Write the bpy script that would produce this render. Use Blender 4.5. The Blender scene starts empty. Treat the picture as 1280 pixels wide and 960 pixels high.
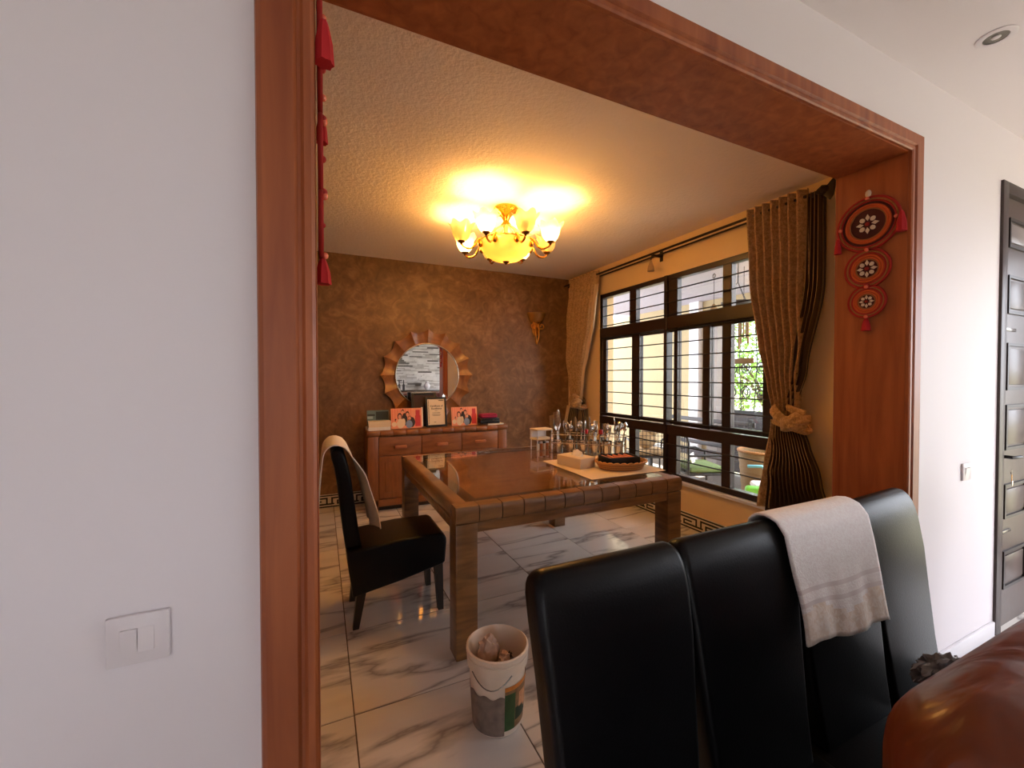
import bpy, bmesh, math, random
from mathutils import Vector, Matrix
PI = math.pi
random.seed(7)
SC = bpy.context.scene
COL = SC.collection

# ------------------------------------------------------------------ camera
cam_d = bpy.data.cameras.new('camera'); cam = bpy.data.objects.new('camera', cam_d); COL.objects.link(cam)
cam_d.sensor_width = 36; cam_d.lens = 36 * 516.95 / 1280; cam_d.clip_start = 0.03
cam.location = (0, 0, 1.382)
cam.rotation_euler = (math.radians(90 - 0.947), 0, math.radians(-24.814))
SC.camera = cam

# ------------------------------------------------------------------ world, sun, window portals, exposure
world = bpy.data.worlds.new('world'); SC.world = world; world.use_nodes = True
bgn = world.node_tree.nodes['Background']
bgn.inputs[0].default_value = (0.88, 0.915, 1.0, 1); bgn.inputs[1].default_value = 4.2
sun_d = bpy.data.lights.new('sun', 'SUN'); sun = bpy.data.objects.new('sun', sun_d); COL.objects.link(sun)
sun_d.energy = 22; sun_d.angle = 0.01; sun_d.color = (1, 0.95, 0.86)
sun.rotation_euler = Vector((0.12, 0.62, 0.78)).to_track_quat('Z', 'Y').to_euler()
def portal(name, loc, rot, sx, sy):
    d = bpy.data.lights.new(name, 'AREA'); d.shape = 'RECTANGLE'; d.size = sx; d.size_y = sy
    d.cycles.is_portal = True
    o = bpy.data.objects.new(name, d); COL.objects.link(o); o.location = loc; o.rotation_euler = rot
    return o
portal('sky_portal_rear', (-1.4, -3.42, 1.2), (math.radians(90), 0, PI), 1.0, 2.2)
portal('sky_portal_corner', (4.02, -3.42, 1.2), (math.radians(90), 0, PI), .95, 2.2)
portal('sky_portal_side', (4.62, -0.75, 1.2), (math.radians(90), 0, math.radians(90)), 2.7, 2.2)
portal('sky_portal_dining', (3.3, 3.0, 1.39), (math.radians(90), 0, math.radians(90)), 2.2, 1.95)
SC.view_settings.view_transform = 'Standard'; SC.view_settings.look = 'None'
SC.view_settings.gamma = 1.0; SC.view_settings.use_curve_mapping = False
SC.view_settings.exposure = 0.8
SC.cycles.max_bounces = 10; SC.cycles.transparent_max_bounces = 16
SC.cycles.sample_clamp_indirect = 8.0

# ------------------------------------------------------------------ helpers: materials
def lin(r, g, b):
    f = lambda c: (c / 255) / 12.92 if c / 255 <= 0.04045 else ((c / 255 + 0.055) / 1.055) ** 2.4
    return (f(r), f(g), f(b), 1)
MATS = {}
def new_mat(name):
    m = bpy.data.materials.new(name); m.use_nodes = True; MATS[name] = m
    return m, m.node_tree, m.node_tree.nodes['Principled BSDF']
def N(nt, t, **kw):
    n = nt.nodes.new(t)
    for k, v in kw.items():
        if k in n.inputs.keys() if hasattr(n.inputs, 'keys') else False: n.inputs[k].default_value = v
        else: setattr(n, k, v)
    return n
def ramp(nt, stops):
    r = nt.nodes.new('ShaderNodeValToRGB'); e = r.color_ramp.elements
    while len(e) < len(stops): e.new(0.5)
    for i, (p, c) in enumerate(stops): e[i].position = p; e[i].color = c
    return r
def coords(nt, scale=(1, 1, 1), rot=(0, 0, 0), rnd=False):
    tc = nt.nodes.new('ShaderNodeTexCoord'); mp = nt.nodes.new('ShaderNodeMapping')
    mp.inputs['Scale'].default_value = scale; mp.inputs['Rotation'].default_value = rot
    nt.links.new(tc.outputs['Object'], mp.inputs['Vector'])
    if rnd:
        oi = nt.nodes.new('ShaderNodeObjectInfo'); mu = nt.nodes.new('ShaderNodeMath'); mu.operation = 'MULTIPLY'; mu.inputs[1].default_value = 37.0
        ad = nt.nodes.new('ShaderNodeVectorMath'); ad.operation = 'ADD'
        nt.links.new(oi.outputs['Random'], mu.inputs[0]); nt.links.new(mp.outputs[0], ad.inputs[0]); nt.links.new(mu.outputs[0], ad.inputs[1])
        return ad.outputs[0]
    return mp.outputs[0]
def bump(nt, bsdf, height, strength=0.2, dist=0.01):
    b = nt.nodes.new('ShaderNodeBump'); b.inputs['Strength'].default_value = strength; b.inputs['Distance'].default_value = dist
    nt.links.new(height, b.inputs['Height']); nt.links.new(b.outputs[0], bsdf.inputs['Normal'])
def plain(name, col, rough=0.5, metal=0.0, noise=0.0, nscale=20, bmp=0.0, bscale=60, spec=0.5, sheen=0.0, coat=0.0, emit=None, es=0.0, alpha=1.0):
    m, nt, p = new_mat(name)
    p.inputs['Base Color'].default_value = col; p.inputs['Roughness'].default_value = rough; p.inputs['Metallic'].default_value = metal
    p.inputs['Specular IOR Level'].default_value = spec; p.inputs['Sheen Weight'].default_value = sheen; p.inputs['Coat Weight'].default_value = coat
    p.inputs['Alpha'].default_value = alpha
    if emit: p.inputs['Emission Color'].default_value = emit; p.inputs['Emission Strength'].default_value = es
    if noise:
        v = coords(nt, rnd=True); n = nt.nodes.new('ShaderNodeTexNoise'); n.inputs['Scale'].default_value = nscale; n.inputs['Detail'].default_value = 4
        nt.links.new(v, n.inputs['Vector'])
        c0 = tuple(max(0, c * (1 - noise)) for c in col[:3]) + (1,); c1 = tuple(min(1, c * (1 + noise)) for c in col[:3]) + (1,)
        r = ramp(nt, [(0.3, c0), (0.7, c1)]); nt.links.new(n.outputs['Fac'], r.inputs[0]); nt.links.new(r.outputs[0], p.inputs['Base Color'])
    if bmp:
        v = coords(nt); n = nt.nodes.new('ShaderNodeTexNoise'); n.inputs['Scale'].default_value = bscale; n.inputs['Detail'].default_value = 3
        nt.links.new(v, n.inputs['Vector']); bump(nt, p, n.outputs['Fac'], bmp, 0.01)
    return m
def wood(name, dark, light, scale=(3, 3, 30), rough=0.35, coat=0.2, bmp=0.05):
    m, nt, p = new_mat(name)
    v = coords(nt, scale, rnd=True); n = nt.nodes.new('ShaderNodeTexNoise'); n.inputs['Scale'].default_value = 1.6; n.inputs['Detail'].default_value = 6; n.inputs['Distortion'].default_value = 0.6
    nt.links.new(v, n.inputs['Vector'])
    r = ramp(nt, [(0.28, dark), (0.72, light)]); nt.links.new(n.outputs['Fac'], r.inputs[0]); nt.links.new(r.outputs[0], p.inputs['Base Color'])
    p.inputs['Roughness'].default_value = rough; p.inputs['Coat Weight'].default_value = coat; p.inputs['Coat Roughness'].default_value = 0.15
    if bmp: bump(nt, p, n.outputs['Fac'], bmp, 0.01)
    return m
def clear_glass(name, tint=(1, 1, 1, 1), ior=1.5, rough=0.0):
    m, nt, p = new_mat(name); nt.nodes.remove(p)
    out = nt.nodes['Material Output']; t = nt.nodes.new('ShaderNodeBsdfTransparent'); t.inputs[0].default_value = tint
    g = nt.nodes.new('ShaderNodeBsdfGlossy'); g.inputs['Roughness'].default_value = rough; g.inputs[0].default_value = (1, 1, 1, 1)
    f = nt.nodes.new('ShaderNodeFresnel'); mx = nt.nodes.new('ShaderNodeMixShader')
    ge = nt.nodes.new('ShaderNodeNewGeometry'); mr_ = nt.nodes.new('ShaderNodeMapRange'); mr_.inputs['To Min'].default_value = ior; mr_.inputs['To Max'].default_value = 1 / ior
    nt.links.new(ge.outputs['Backfacing'], mr_.inputs['Value']); nt.links.new(mr_.outputs[0], f.inputs[0])
    nt.links.new(f.outputs[0], mx.inputs[0]); nt.links.new(t.outputs[0], mx.inputs[1]); nt.links.new(g.outputs[0], mx.inputs[2]); nt.links.new(mx.outputs[0], out.inputs[0])
    return m
def frosted(name, col, transp=0.3):
    m, nt, p = new_mat(name); nt.nodes.remove(p)
    out = nt.nodes['Material Output']; t = nt.nodes.new('ShaderNodeBsdfTransparent'); t.inputs[0].default_value = col
    tr = nt.nodes.new('ShaderNodeBsdfTranslucent'); tr.inputs[0].default_value = col
    df = nt.nodes.new('ShaderNodeBsdfDiffuse'); df.inputs[0].default_value = col
    gl = nt.nodes.new('ShaderNodeBsdfGlossy'); gl.inputs['Roughness'].default_value = 0.12
    m1 = nt.nodes.new('ShaderNodeMixShader'); m1.inputs[0].default_value = 0.4
    m2 = nt.nodes.new('ShaderNodeMixShader'); m2.inputs[0].default_value = transp
    m3 = nt.nodes.new('ShaderNodeMixShader'); m3.inputs[0].default_value = 0.07
    L = nt.links.new
    L(tr.outputs[0], m1.inputs[1]); L(df.outputs[0], m1.inputs[2]); L(m1.outputs[0], m2.inputs[1]); L(t.outputs[0], m2.inputs[2])
    L(m2.outputs[0], m3.inputs[1]); L(gl.outputs[0], m3.inputs[2]); L(m3.outputs[0], out.inputs[0])
    return m

# ------------------------------------------------------------------ materials
plain('wall_white', lin(236, 229, 232), 0.6, bmp=0.04, bscale=25)
plain('ceiling_living', lin(232, 224, 224), 0.7)
def mk_ceiling():
    m, nt, p = new_mat('ceiling_rough'); p.inputs['Base Color'].default_value = lin(246, 232, 222); p.inputs['Roughness'].default_value = 0.75
    v = coords(nt); n = nt.nodes.new('ShaderNodeTexNoise'); n.inputs['Scale'].default_value = 42; n.inputs['Detail'].default_value = 4; n.inputs['Roughness'].default_value = 0.55
    nt.links.new(v, n.inputs['Vector']); bump(nt, p, n.outputs['Fac'], 0.32, 0.02)
mk_ceiling()
plain('wall_cream', lin(232, 200, 150), 0.6, noise=0.03, nscale=2, bmp=0.03, bscale=30)
def mk_suede():
    m, nt, p = new_mat('wall_suede')
    v = coords(nt); n0 = nt.nodes.new('ShaderNodeTexNoise'); n0.inputs['Scale'].default_value = 3.2; n0.inputs['Detail'].default_value = 3; n0.inputs['Distortion'].default_value = 1.5
    n1 = nt.nodes.new('ShaderNodeTexNoise'); n1.inputs['Scale'].default_value = 7.5; n1.inputs['Detail'].default_value = 6; n1.inputs['Distortion'].default_value = 2.2; n1.inputs['Roughness'].default_value = 0.6
    nt.links.new(v, n0.inputs['Vector']); nt.links.new(v, n1.inputs['Vector'])
    mx = nt.nodes.new('ShaderNodeMix'); mx.data_type = 'FLOAT'; mx.inputs[0].default_value = 0.6
    nt.links.new(n0.outputs['Fac'], mx.inputs[2]); nt.links.new(n1.outputs['Fac'], mx.inputs[3])
    r = ramp(nt, [(0.3, lin(92, 62, 36)), (0.5, lin(122, 86, 52)), (0.72, lin(156, 118, 80))])
    nt.links.new(mx.outputs[0], r.inputs[0]); nt.links.new(r.outputs[0], p.inputs['Base Color'])
    p.inputs['Roughness'].default_value = 0.48; bump(nt, p, n1.outputs['Fac'], 0.12, 0.01)
mk_suede()
def mk_marble():
    m, nt, p = new_mat('marble')
    v = coords(nt, (.5, 2.6, 1), (0, 0, math.radians(-42)), rnd=True)
    n = nt.nodes.new('ShaderNodeTexNoise'); n.inputs['Scale'].default_value = 1.3; n.inputs['Detail'].default_value = 7; n.inputs['Distortion'].default_value = 0.3; n.inputs['Roughness'].default_value = 0.5
    nt.links.new(v, n.inputs['Vector'])
    s = nt.nodes.new('ShaderNodeMath'); s.operation = 'SUBTRACT'; s.inputs[1].default_value = 0.5; a = nt.nodes.new('ShaderNodeMath'); a.operation = 'ABSOLUTE'
    nt.links.new(n.outputs['Fac'], s.inputs[0]); nt.links.new(s.outputs[0], a.inputs[0])
    r = ramp(nt, [(0.0, lin(158, 150, 146)), (0.010, lin(192, 185, 180)), (0.035, lin(228, 221, 215)), (0.2, lin(236, 230, 224))])
    nt.links.new(a.outputs[0], r.inputs[0])
    n2 = nt.nodes.new('ShaderNodeTexNoise'); n2.inputs['Scale'].default_value = 1.1; n2.inputs['Detail'].default_value = 3; nt.links.new(v, n2.inputs['Vector'])
    r2 = ramp(nt, [(0.55, (1, 1, 1, 1)), (0.8, lin(206, 202, 200))]); nt.links.new(n2.outputs['Fac'], r2.inputs[0])
    mx = nt.nodes.new('ShaderNodeMix'); mx.data_type = 'RGBA'; mx.blend_type = 'MULTIPLY'; mx.inputs[0].default_value = 0.8
    nt.links.new(r.outputs[0], mx.inputs[6]); nt.links.new(r2.outputs[0], mx.inputs[7]); nt.links.new(mx.outputs[2], p.inputs['Base Color'])
    p.inputs['Roughness'].default_value = 0.045; p.inputs['Specular IOR Level'].default_value = 0.6
mk_marble()
plain('grout', lin(92, 76, 62), 0.9)
plain('tile_white', lin(225, 216, 204), 0.3); plain('tile_black', lin(22, 20, 24), 0.35)
wood('casing_wood', lin(136, 64, 28), lin(174, 96, 50), (14, 14, 1.2), 0.45, 0.05)
wood('table_wood', lin(92, 60, 32), lin(146, 102, 58), (3, 3, 18), 0.34, 0.25)
wood('table_wood_x', lin(96, 62, 34), lin(152, 106, 62), (2.5, 16, 16), 0.34, 0.25)
wood('table_panel', lin(150, 92, 36), lin(186, 122, 54), (2, 18, 10), 0.4, 0.0)
wood('table_border', lin(30, 16, 9), lin(42, 24, 13), (6, 6, 6), 0.3, 0.2)
wood('buffet_wood', lin(116, 66, 32), lin(154, 96, 52), (3, 14, 14), 0.38, 0.2)
wood('buffet_wood_v', lin(116, 66, 32), lin(152, 94, 50), (14, 14, 2), 0.38, 0.2)
wood('handle_wood', lin(150, 84, 52), lin(178, 110, 74), (4, 20, 20), 0.35, 0.2)
wood('petal_wood', lin(116, 70, 36), lin(160, 106, 60), (9, 9, 3), 0.36, 0.25)
clear_glass('table_glass', (0.9, 0.9, 0.88, 1), 1.75, 0.0)
clear_glass('pane_glass', (0.94, 0.96, 0.95, 1), 1.5, 0.0)
clear_glass('clear_plastic', (0.86, 0.86, 0.84, 1), 1.5, 0.05)
plain('mirror_glass', (0.92, 0.93, 0.94, 1), 0.0, 1.0); plain('mirror_rim', lin(214, 206, 192), 0.15, 0.9)
plain('black_leather', lin(10, 9, 11), 0.36, bmp=0.06, bscale=240, spec=0.2, noise=0.15, nscale=4)
plain('chair_leg', lin(46, 38, 32), 0.45)
def mk_sofa():
    m, nt, p = new_mat('brown_leather')
    v = coords(nt, (5, 11, 6)); n = nt.nodes.new('ShaderNodeTexNoise'); n.inputs['Scale'].default_value = 1.3; n.inputs['Detail'].default_value = 2.5; n.inputs['Distortion'].default_value = 1.2
    nt.links.new(v, n.inputs['Vector'])
    r = ramp(nt, [(0.3, lin(94, 40, 18)), (0.7, lin(112, 52, 26))]); nt.links.new(n.outputs['Fac'], r.inputs[0]); nt.links.new(r.outputs[0], p.inputs['Base Color'])
    p.inputs['Roughness'].default_value = 0.33; bump(nt, p, n.outputs['Fac'], 0.28, 0.03)
mk_sofa()
def mk_fabric(name, c0, c1, scale, band=None):
    m, nt, p = new_mat(name); v = coords(nt)
    n = nt.nodes.new('ShaderNodeTexNoise'); n.inputs['Scale'].default_value = scale; n.inputs['Detail'].default_value = 2; n.inputs['Distortion'].default_value = 1.0
    nt.links.new(v, n.inputs['Vector']); r = ramp(nt, [(0.42, c0), (0.58, c1)]); nt.links.new(n.outputs['Fac'], r.inputs[0]); nt.links.new(r.outputs[0], p.inputs['Base Color'])
    p.inputs['Roughness'].default_value = 0.85; p.inputs['Sheen Weight'].default_value = 0.15
    bump(nt, p, n.outputs['Fac'], 0.2, 0.004)
mk_fabric('curtain_damask', lin(154, 120, 78), lin(186, 150, 104), 55)
mk_fabric('curtain_stripe', lin(96, 68, 38), lin(122, 90, 54), 30)
plain('stripe_dark', lin(58, 40, 24), 0.8); plain('stripe_light', lin(158, 126, 84), 0.75)
plain('curtain_back', lin(206, 178, 140), 0.8)
mk_fabric('towel_white', lin(246, 238, 236), lin(253, 248, 246), 130)
mk_fabric('towel_cream', lin(244, 232, 216), lin(252, 242, 228), 130)
mk_fabric('towel_stain', lin(240, 222, 206), lin(250, 238, 228), 60); plain('towel_band', lin(232, 222, 220), 0.8)
plain('window_metal', lin(38, 20, 15), 0.38, coat=0.2); plain('bar_metal', lin(22, 15, 13), 0.5)
plain('rod_metal', lin(44, 30, 24), 0.4, 0.5); plain('sill_white', lin(226, 222, 226), 0.35)
plain('brass', lin(224, 160, 66), 0.2, 1.0); plain('brass_dark', lin(120, 76, 34), 0.35, 1.0); plain('gold', lin(222, 150, 62), 0.28, 1.0)
frosted('shade_glass', (1, 0.92, 0.74, 1), 0.72); frosted('bowl_glass', (0.98, 0.80, 0.48, 1), 0.3); frosted('sconce_glass', (0.62, 0.34, 0.08, 1), 0.1)
plain('bulb_lit', (1, 0.8, 0.5, 1), 0.5, emit=(1, 0.70, 0.34, 1), es=25); plain('bulb_off', lin(230, 220, 205), 0.3)
plain('chrome', lin(214, 210, 204), 0.16, 1.0); plain('chrome_dark', lin(120, 116, 110), 0.25, 1.0)
plain('plastic_white', lin(228, 220, 222), 0.32); plain('plastic_red', lin(196, 20, 18), 0.4); plain('plastic_black', lin(16, 15, 18), 0.4)
plain('white_paper', lin(240, 232, 222), 0.7); plain('cream_paper', lin(236, 214, 180), 0.7)
plain('wicker_light', lin(196, 140, 76), 0.6); plain('wicker_dark', lin(158, 104, 52), 0.6)
plain('hang_red', lin(160, 28, 20), 0.8); plain('hang_orange', lin(190, 80, 26), 0.8); plain('hang_maroon', lin(70, 12, 12), 0.85)
plain('hang_gold', lin(150, 92, 44), 0.7); plain('hang_mirror', lin(232, 214, 190), 0.25, 0.2); plain('tassel_red', lin(178, 22, 28), 0.85)
plain('bead_clear', lin(232, 120, 90), 0.15)
plain('bucket_plastic', lin(226, 206, 184), 0.4, noise=0.06, nscale=8)
plain('bucket_dirt', lin(122, 104, 92), 0.7, noise=0.25, nscale=30)
plain('label_green', lin(44, 74, 34), 0.5, noise=0.3, nscale=25); plain('label_orange', lin(206, 124, 46), 0.5, noise=0.2, nscale=40); plain('label_dark', lin(14, 44, 22), 0.5); plain('label_brown', lin(132, 98, 62), 0.5, noise=0.3, nscale=50); plain('label_flesh', lin(204, 146, 104), 0.5, noise=0.2, nscale=60)
plain('rag_grey', lin(176, 146, 128), 0.85, noise=0.3, nscale=18); plain('rag_dark', lin(66, 50, 46), 0.85, noise=0.2, nscale=20)
plain('door_paint', lin(78, 60, 52), 0.34, bmp=0.05, bscale=14); plain('door_frame_paint', lin(60, 45, 40), 0.4); plain('door_groove', lin(46, 37, 35), 0.4)
plain('door_pale', lin(140, 132, 130), 0.3)
plain('dark_iron', lin(24, 20, 20), 0.5); plain('patio_floor', lin(104, 94, 88), 0.6, noise=0.15, nscale=3)
plain('porch_wall', lin(176, 156, 120), 0.8, noise=0.03, nscale=2); plain('porch_trim', lin(150, 140, 136), 0.7); plain('porch_ceiling', lin(172, 166, 178), 0.8)
plain('ground', lin(120, 116, 96), 0.9, noise=0.2, nscale=2)
plain('leaf', lin(120, 160, 60), 0.55, noise=0.4, nscale=6); plain('bark', lin(84, 66, 50), 0.9)
plain('stone_strip', lin(196, 190, 184), 0.85, noise=0.25, nscale=5, bmp=0.4, bscale=30); plain('stone_light', lin(228, 224, 220), 0.85, noise=0.15, nscale=5); plain('stone_gap', lin(110, 104, 98), 0.9)
plain('bag_grey', lin(134, 120, 112), 0.25, alpha=0.88)
def hexm(name, r, g, b, rough=0.6): return plain(name, lin(r, g, b), rough)
hexm('print_pink', 244, 160, 124); hexm('print_stripe', 236, 138, 104); hexm('print_red', 206, 62, 66); hexm('skin_tone', 236, 168, 134); hexm('hair_dark', 62, 26, 20)
hexm('cloth_dark', 60, 48, 46); hexm('cloth_cream', 240, 214, 180); hexm('cloth_blue', 128, 148, 184); hexm('ink', 92, 66, 50); hexm('frame_black', 20, 15, 12, 0.35)
hexm('teal_print', 96, 118, 116); hexm('teal_dark', 46, 52, 48); hexm('sky_print', 158, 182, 186); hexm('frame_brown', 58, 28, 14, 0.4)
hexm('magenta_cloth', 168, 36, 74, 0.8); hexm('pink_item', 226, 148, 120, 0.5)
hexm('toy_green', 110, 190, 60, 0.4); hexm('toy_teal', 120, 190, 205, 0.4); hexm('toy_pink', 220, 60, 96, 0.4); hexm('cushion_green', 104, 122, 70, 0.8); hexm('tan_cloth', 176, 144, 104, 0.85)
hexm('toy_brown', 134, 104, 66, 0.6); hexm('slate', 66, 60, 62, 0.5); hexm('spice', 168, 92, 34, 0.5)

# ------------------------------------------------------------------ helpers: meshes
def mesh(name, bm, mats, smooth=None):
    me = bpy.data.meshes.new(name); bmesh.ops.recalc_face_normals(bm, faces=bm.faces[:]); bm.to_mesh(me); bm.free()
    for m in (mats if isinstance(mats, (list, tuple)) else [mats]): me.materials.append(MATS[m])
    if smooth:
        me.polygons.foreach_set('use_smooth', [True] * len(me.polygons)); me.set_sharp_from_angle(angle=math.radians(smooth))
    return me
def link(name, data, parent=None, loc=(0, 0, 0), rot=(0, 0, 0)):
    o = bpy.data.objects.new(name, data); COL.objects.link(o); o.location = loc; o.rotation_euler = rot
    if parent: o.parent = parent
    return o
def ob(name, bm, mats, parent=None, loc=(0, 0, 0), rot=(0, 0, 0), smooth=None):
    return link(name, mesh(name, bm, mats, smooth), parent, loc, rot)
def tag(o, label, cat, group=None):
    o['label'] = label; o['category'] = cat
    if group: o['group'] = group
    return o
def thing(name, label, cat, loc=(0, 0, 0), rz=0, group=None):
    return tag(link(name, None, None, loc, (0, 0, rz)), label, cat, group)
def struct(o, label=None):
    o['kind'] = 'structure'
    if label: o['label'] = label
    return o
def BM(): return bmesh.new()
def box(bm, x0, x1, y0, y1, z0, z1, bev=0.0, seg=2, mi=0):
    r = bmesh.ops.create_cube(bm, size=1.0)
    vs = r['verts']
    for v in vs: v.co = Vector(((x0 + x1) / 2 + v.co.x * (x1 - x0), (y0 + y1) / 2 + v.co.y * (y1 - y0), (z0 + z1) / 2 + v.co.z * (z1 - z0)))
    fs = set(f for v in vs for f in v.link_faces)
    for f in fs: f.material_index = mi
    if bev:
        es = list(set(e for v in vs for e in v.link_edges))
        bmesh.ops.bevel(bm, geom=es, offset=bev, segments=seg, affect='EDGES', profile=0.5)
    return bm
def bx(name, d, mat, parent=None, bev=0.0, seg=2, loc=(0, 0, 0), rot=(0, 0, 0)):
    return ob(name, box(BM(), *d, bev=bev, seg=seg), mat, parent, loc, rot, 40 if bev else None)
def prism(bm, pts, axis, a, b, bev=0.0, seg=3, mi=0):
    # closed outline pts (2d) extruded along axis from a to b
    def mk(p, t): return {'x': (t, p[0], p[1]), 'y': (p[0], t, p[1]), 'z': (p[0], p[1], t)}[axis]
    v0 = [bm.verts.new(mk(p, a)) for p in pts]; v1 = [bm.verts.new(mk(p, b)) for p in pts]
    n = len(pts); f0 = bm.faces.new(v0); f1 = bm.faces.new(v1[::-1]); fs = [f0, f1]
    for i in range(n): fs.append(bm.faces.new((v0[i], v1[i], v1[(i + 1) % n], v0[(i + 1) % n])))
    for f in fs: f.material_index = mi
    if bev:
        es = list(f0.edges) + list(f1.edges)
        bmesh.ops.bevel(bm, geom=es, offset=bev, segments=seg, affect='EDGES', profile=0.5)
    return bm
def lathe(bm, prof, seg=24, cx=0, cy=0, mi=0, ruffle=None):
    rings = []
    for k, (r, z) in enumerate(prof):
        ring = []
        for i in range(seg):
            a = 2 * PI * i / seg; rr, zz = r, z
            if ruffle: rr, zz = ruffle(k, a, r, z)
            ring.append(bm.verts.new((cx + rr * math.cos(a), cy + rr * math.sin(a), zz)))
        rings.append(ring)
    for k in range(len(rings) - 1):
        for i in range(seg):
            f = bm.faces.new((rings[k][i], rings[k][(i + 1) % seg], rings[k + 1][(i + 1) % seg], rings[k + 1][i])); f.material_index = mi
    return bm
def cap(bm, ring_r, z, seg=24, cx=0, cy=0, mi=0):
    f = bm.faces.new([bm.verts.new((cx + ring_r * math.cos(2 * PI * i / seg), cy + ring_r * math.sin(2 * PI * i / seg), z)) for i in range(seg)]); f.material_index = mi
    return bm
def tube(bm, pts, rad, seg=8, closed=False, mi=0):
    pts = [Vector(p) for p in pts]; n = len(pts); rings = []; up = Vector((0, 0, 1)); prevn = None
    for i, p in enumerate(pts):
        if closed: t = pts[(i + 1) % n] - pts[i - 1]
        else: t = pts[min(i + 1, n - 1)] - pts[max(i - 1, 0)]
        t.normalize()
        if prevn is None:
            nn = t.cross(up)
            if nn.length < 1e-4: nn = t.cross(Vector((1, 0, 0)))
        else: nn = prevn - t * prevn.dot(t)
        nn.normalize(); prevn = nn; b = t.cross(nn)
        r = rad[i] if isinstance(rad, (list, tuple)) else rad
        rings.append([bm.verts.new(p + (nn * math.cos(2 * PI * k / seg) + b * math.sin(2 * PI * k / seg)) * r) for k in range(seg)])
    m = n if closed else n - 1
    for i in range(m):
        for k in range(seg):
            f = bm.faces.new((rings[i][k], rings[i][(k + 1) % seg], rings[(i + 1) % n][(k + 1) % seg], rings[(i + 1) % n][k])); f.material_index = mi
    if not closed:
        for rg in (rings[0], rings[-1][::-1]):
            f = bm.faces.new(rg); f.material_index = mi
    return bm
def ball(bm, c, r, sub=2, sc=(1, 1, 1), mi=0):
    res = bmesh.ops.create_icosphere(bm, subdivisions=sub, radius=r)
    for v in res['verts']: v.co = Vector((c[0] + v.co.x * sc[0], c[1] + v.co.y * sc[1], c[2] + v.co.z * sc[2]))
    for f in set(f for v in res['verts'] for f in v.link_faces): f.material_index = mi
    return bm
def grid(bm, nu, nv, fn, mi=None):
    V = [[bm.verts.new(fn(i / nu, j / nv)) for i in range(nu + 1)] for j in range(nv + 1)]
    for j in range(nv):
        for i in range(nu):
            f = bm.faces.new((V[j][i], V[j][i + 1], V[j + 1][i + 1], V[j + 1][i]))
            if mi: f.material_index = mi((i + .5) / nu, (j + .5) / nv)
    return bm
def solid(o, t, off=0):
    m = o.modifiers.new('solidify', 'SOLIDIFY'); m.thickness = t; m.offset = off; return o
def subs(o, l=1):
    m = o.modifiers.new('subsurf', 'SUBSURF'); m.levels = l; m.render_levels = l; return o
def copy_tree(o, parent=None):
    c = o.copy(); COL.objects.link(c); c.parent = parent
    for ch in list(o.children): copy_tree(ch, c)
    return c
def smoothstep(a, b, x):
    t = max(0, min(1, (x - a) / (b - a))); return t * t * (3 - 2 * t)
def interp(tab, x):
    if x <= tab[0][0]: return tab[0][1]
    for (a, u), (b, v) in zip(tab, tab[1:]):
        if x <= b: return u + (v - u) * smoothstep(a, b, x)
    return tab[-1][1]

# ------------------------------------------------------------------ the room shell
H = 2.70; YW0, YW1 = 0.912, 1.165; OX0, OX1, OZ = -0.006, 2.285, 2.345
XR = 3.06; YB = 4.786; XL = -0.9; LX0, LX1, LY0 = -2.6, 4.6, -3.4
def boxes(name, lst, mat, lab=None):
    bm = BM()
    for d in lst: box(bm, *d)
    return struct(ob(name, bm, mat), lab)
boxes('wall_front', [(LX0, OX0 - .02, YW0, YW1, -0.01, H), (OX1 + .02, 3.26, YW0, YW1, -0.01, H), (OX0 - .02, OX1 + .02, YW0, YW1, OZ + .02, H), (3.26, 4.24, YW0, YW1, 2.42, H), (4.24, LX1 + .2, YW0, YW1, -0.01, H)], 'wall_white', 'white painted wall around the wide wood-cased opening')
boxes('wall_back', [(XL - .15, XR + .2, YB, YB + .15, -0.01, H)], 'wall_suede', 'brown mottled suede-finish back wall of the dining room')
boxes('wall_left', [(XL - .15, XL, YW1, YB, -0.01, H)], 'wall_suede')
WY0, WY1, WZ0, WZ1 = 1.88, 4.09, 0.41, 2.37
boxes('wall_right', [(XR, XR + .2, YW1, WY0, -0.01, H), (XR, XR + .2, WY1, YB, -0.01, H), (XR, XR + .2, WY0, WY1, -0.01, WZ0 - .03), (XR, XR + .2, WY0, WY1, WZ1, H)], 'wall_cream', 'cream painted wall holding the barred window')
boxes('ceiling', [(XL - .15, XR + .2, YW1 - .0, YB + .15, H, H + .15)], 'ceiling_rough', 'rough textured plaster ceiling over the dining table')
boxes('ceiling_living', [(LX0 - .2, LX1 + .2, LY0 - .2, YW1, H, H + .15)], 'ceiling_living', 'smooth white living-room ceiling')
# living room behind the camera: window openings let the daylight in
boxes('wall_rear', [(LX0 - .2, -1.9, LY0 - .2, LY0, -0.01, H), (-.9, 3.55, LY0 - .2, LY0, -0.01, H), (-1.9, -.9, LY0 - .2, LY0, 2.3, H), (-1.9, -.9, LY0 - .2, LY0, -0.01, 0.1), (4.5, LX1 + .2, LY0 - .2, LY0, -0.01, H), (3.55, 4.5, LY0 - .2, LY0, 2.3, H), (3.55, 4.5, LY0 - .2, LY0, -0.01, 0.1)], 'wall_white')
boxes('wall_side', [(LX1, LX1 + .2, LY0, -2.1, -0.01, H), (LX1, LX1 + .2, 0.6, YW0, -0.01, H), (LX1, LX1 + .2, -2.1, 0.6, 2.3, H), (LX1, LX1 + .2, -2.1, 0.6, -0.01, 0.1)], 'wall_white')
boxes('wall_living', [(LX0 - .2, LX0, LY0, YW1, -0.01, H)], 'wall_white')
def win_frame(name, lst):
    w = link(name, None); struct(w)
    for d in lst: bx('frame_bar', d, 'window_metal', w)
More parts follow.
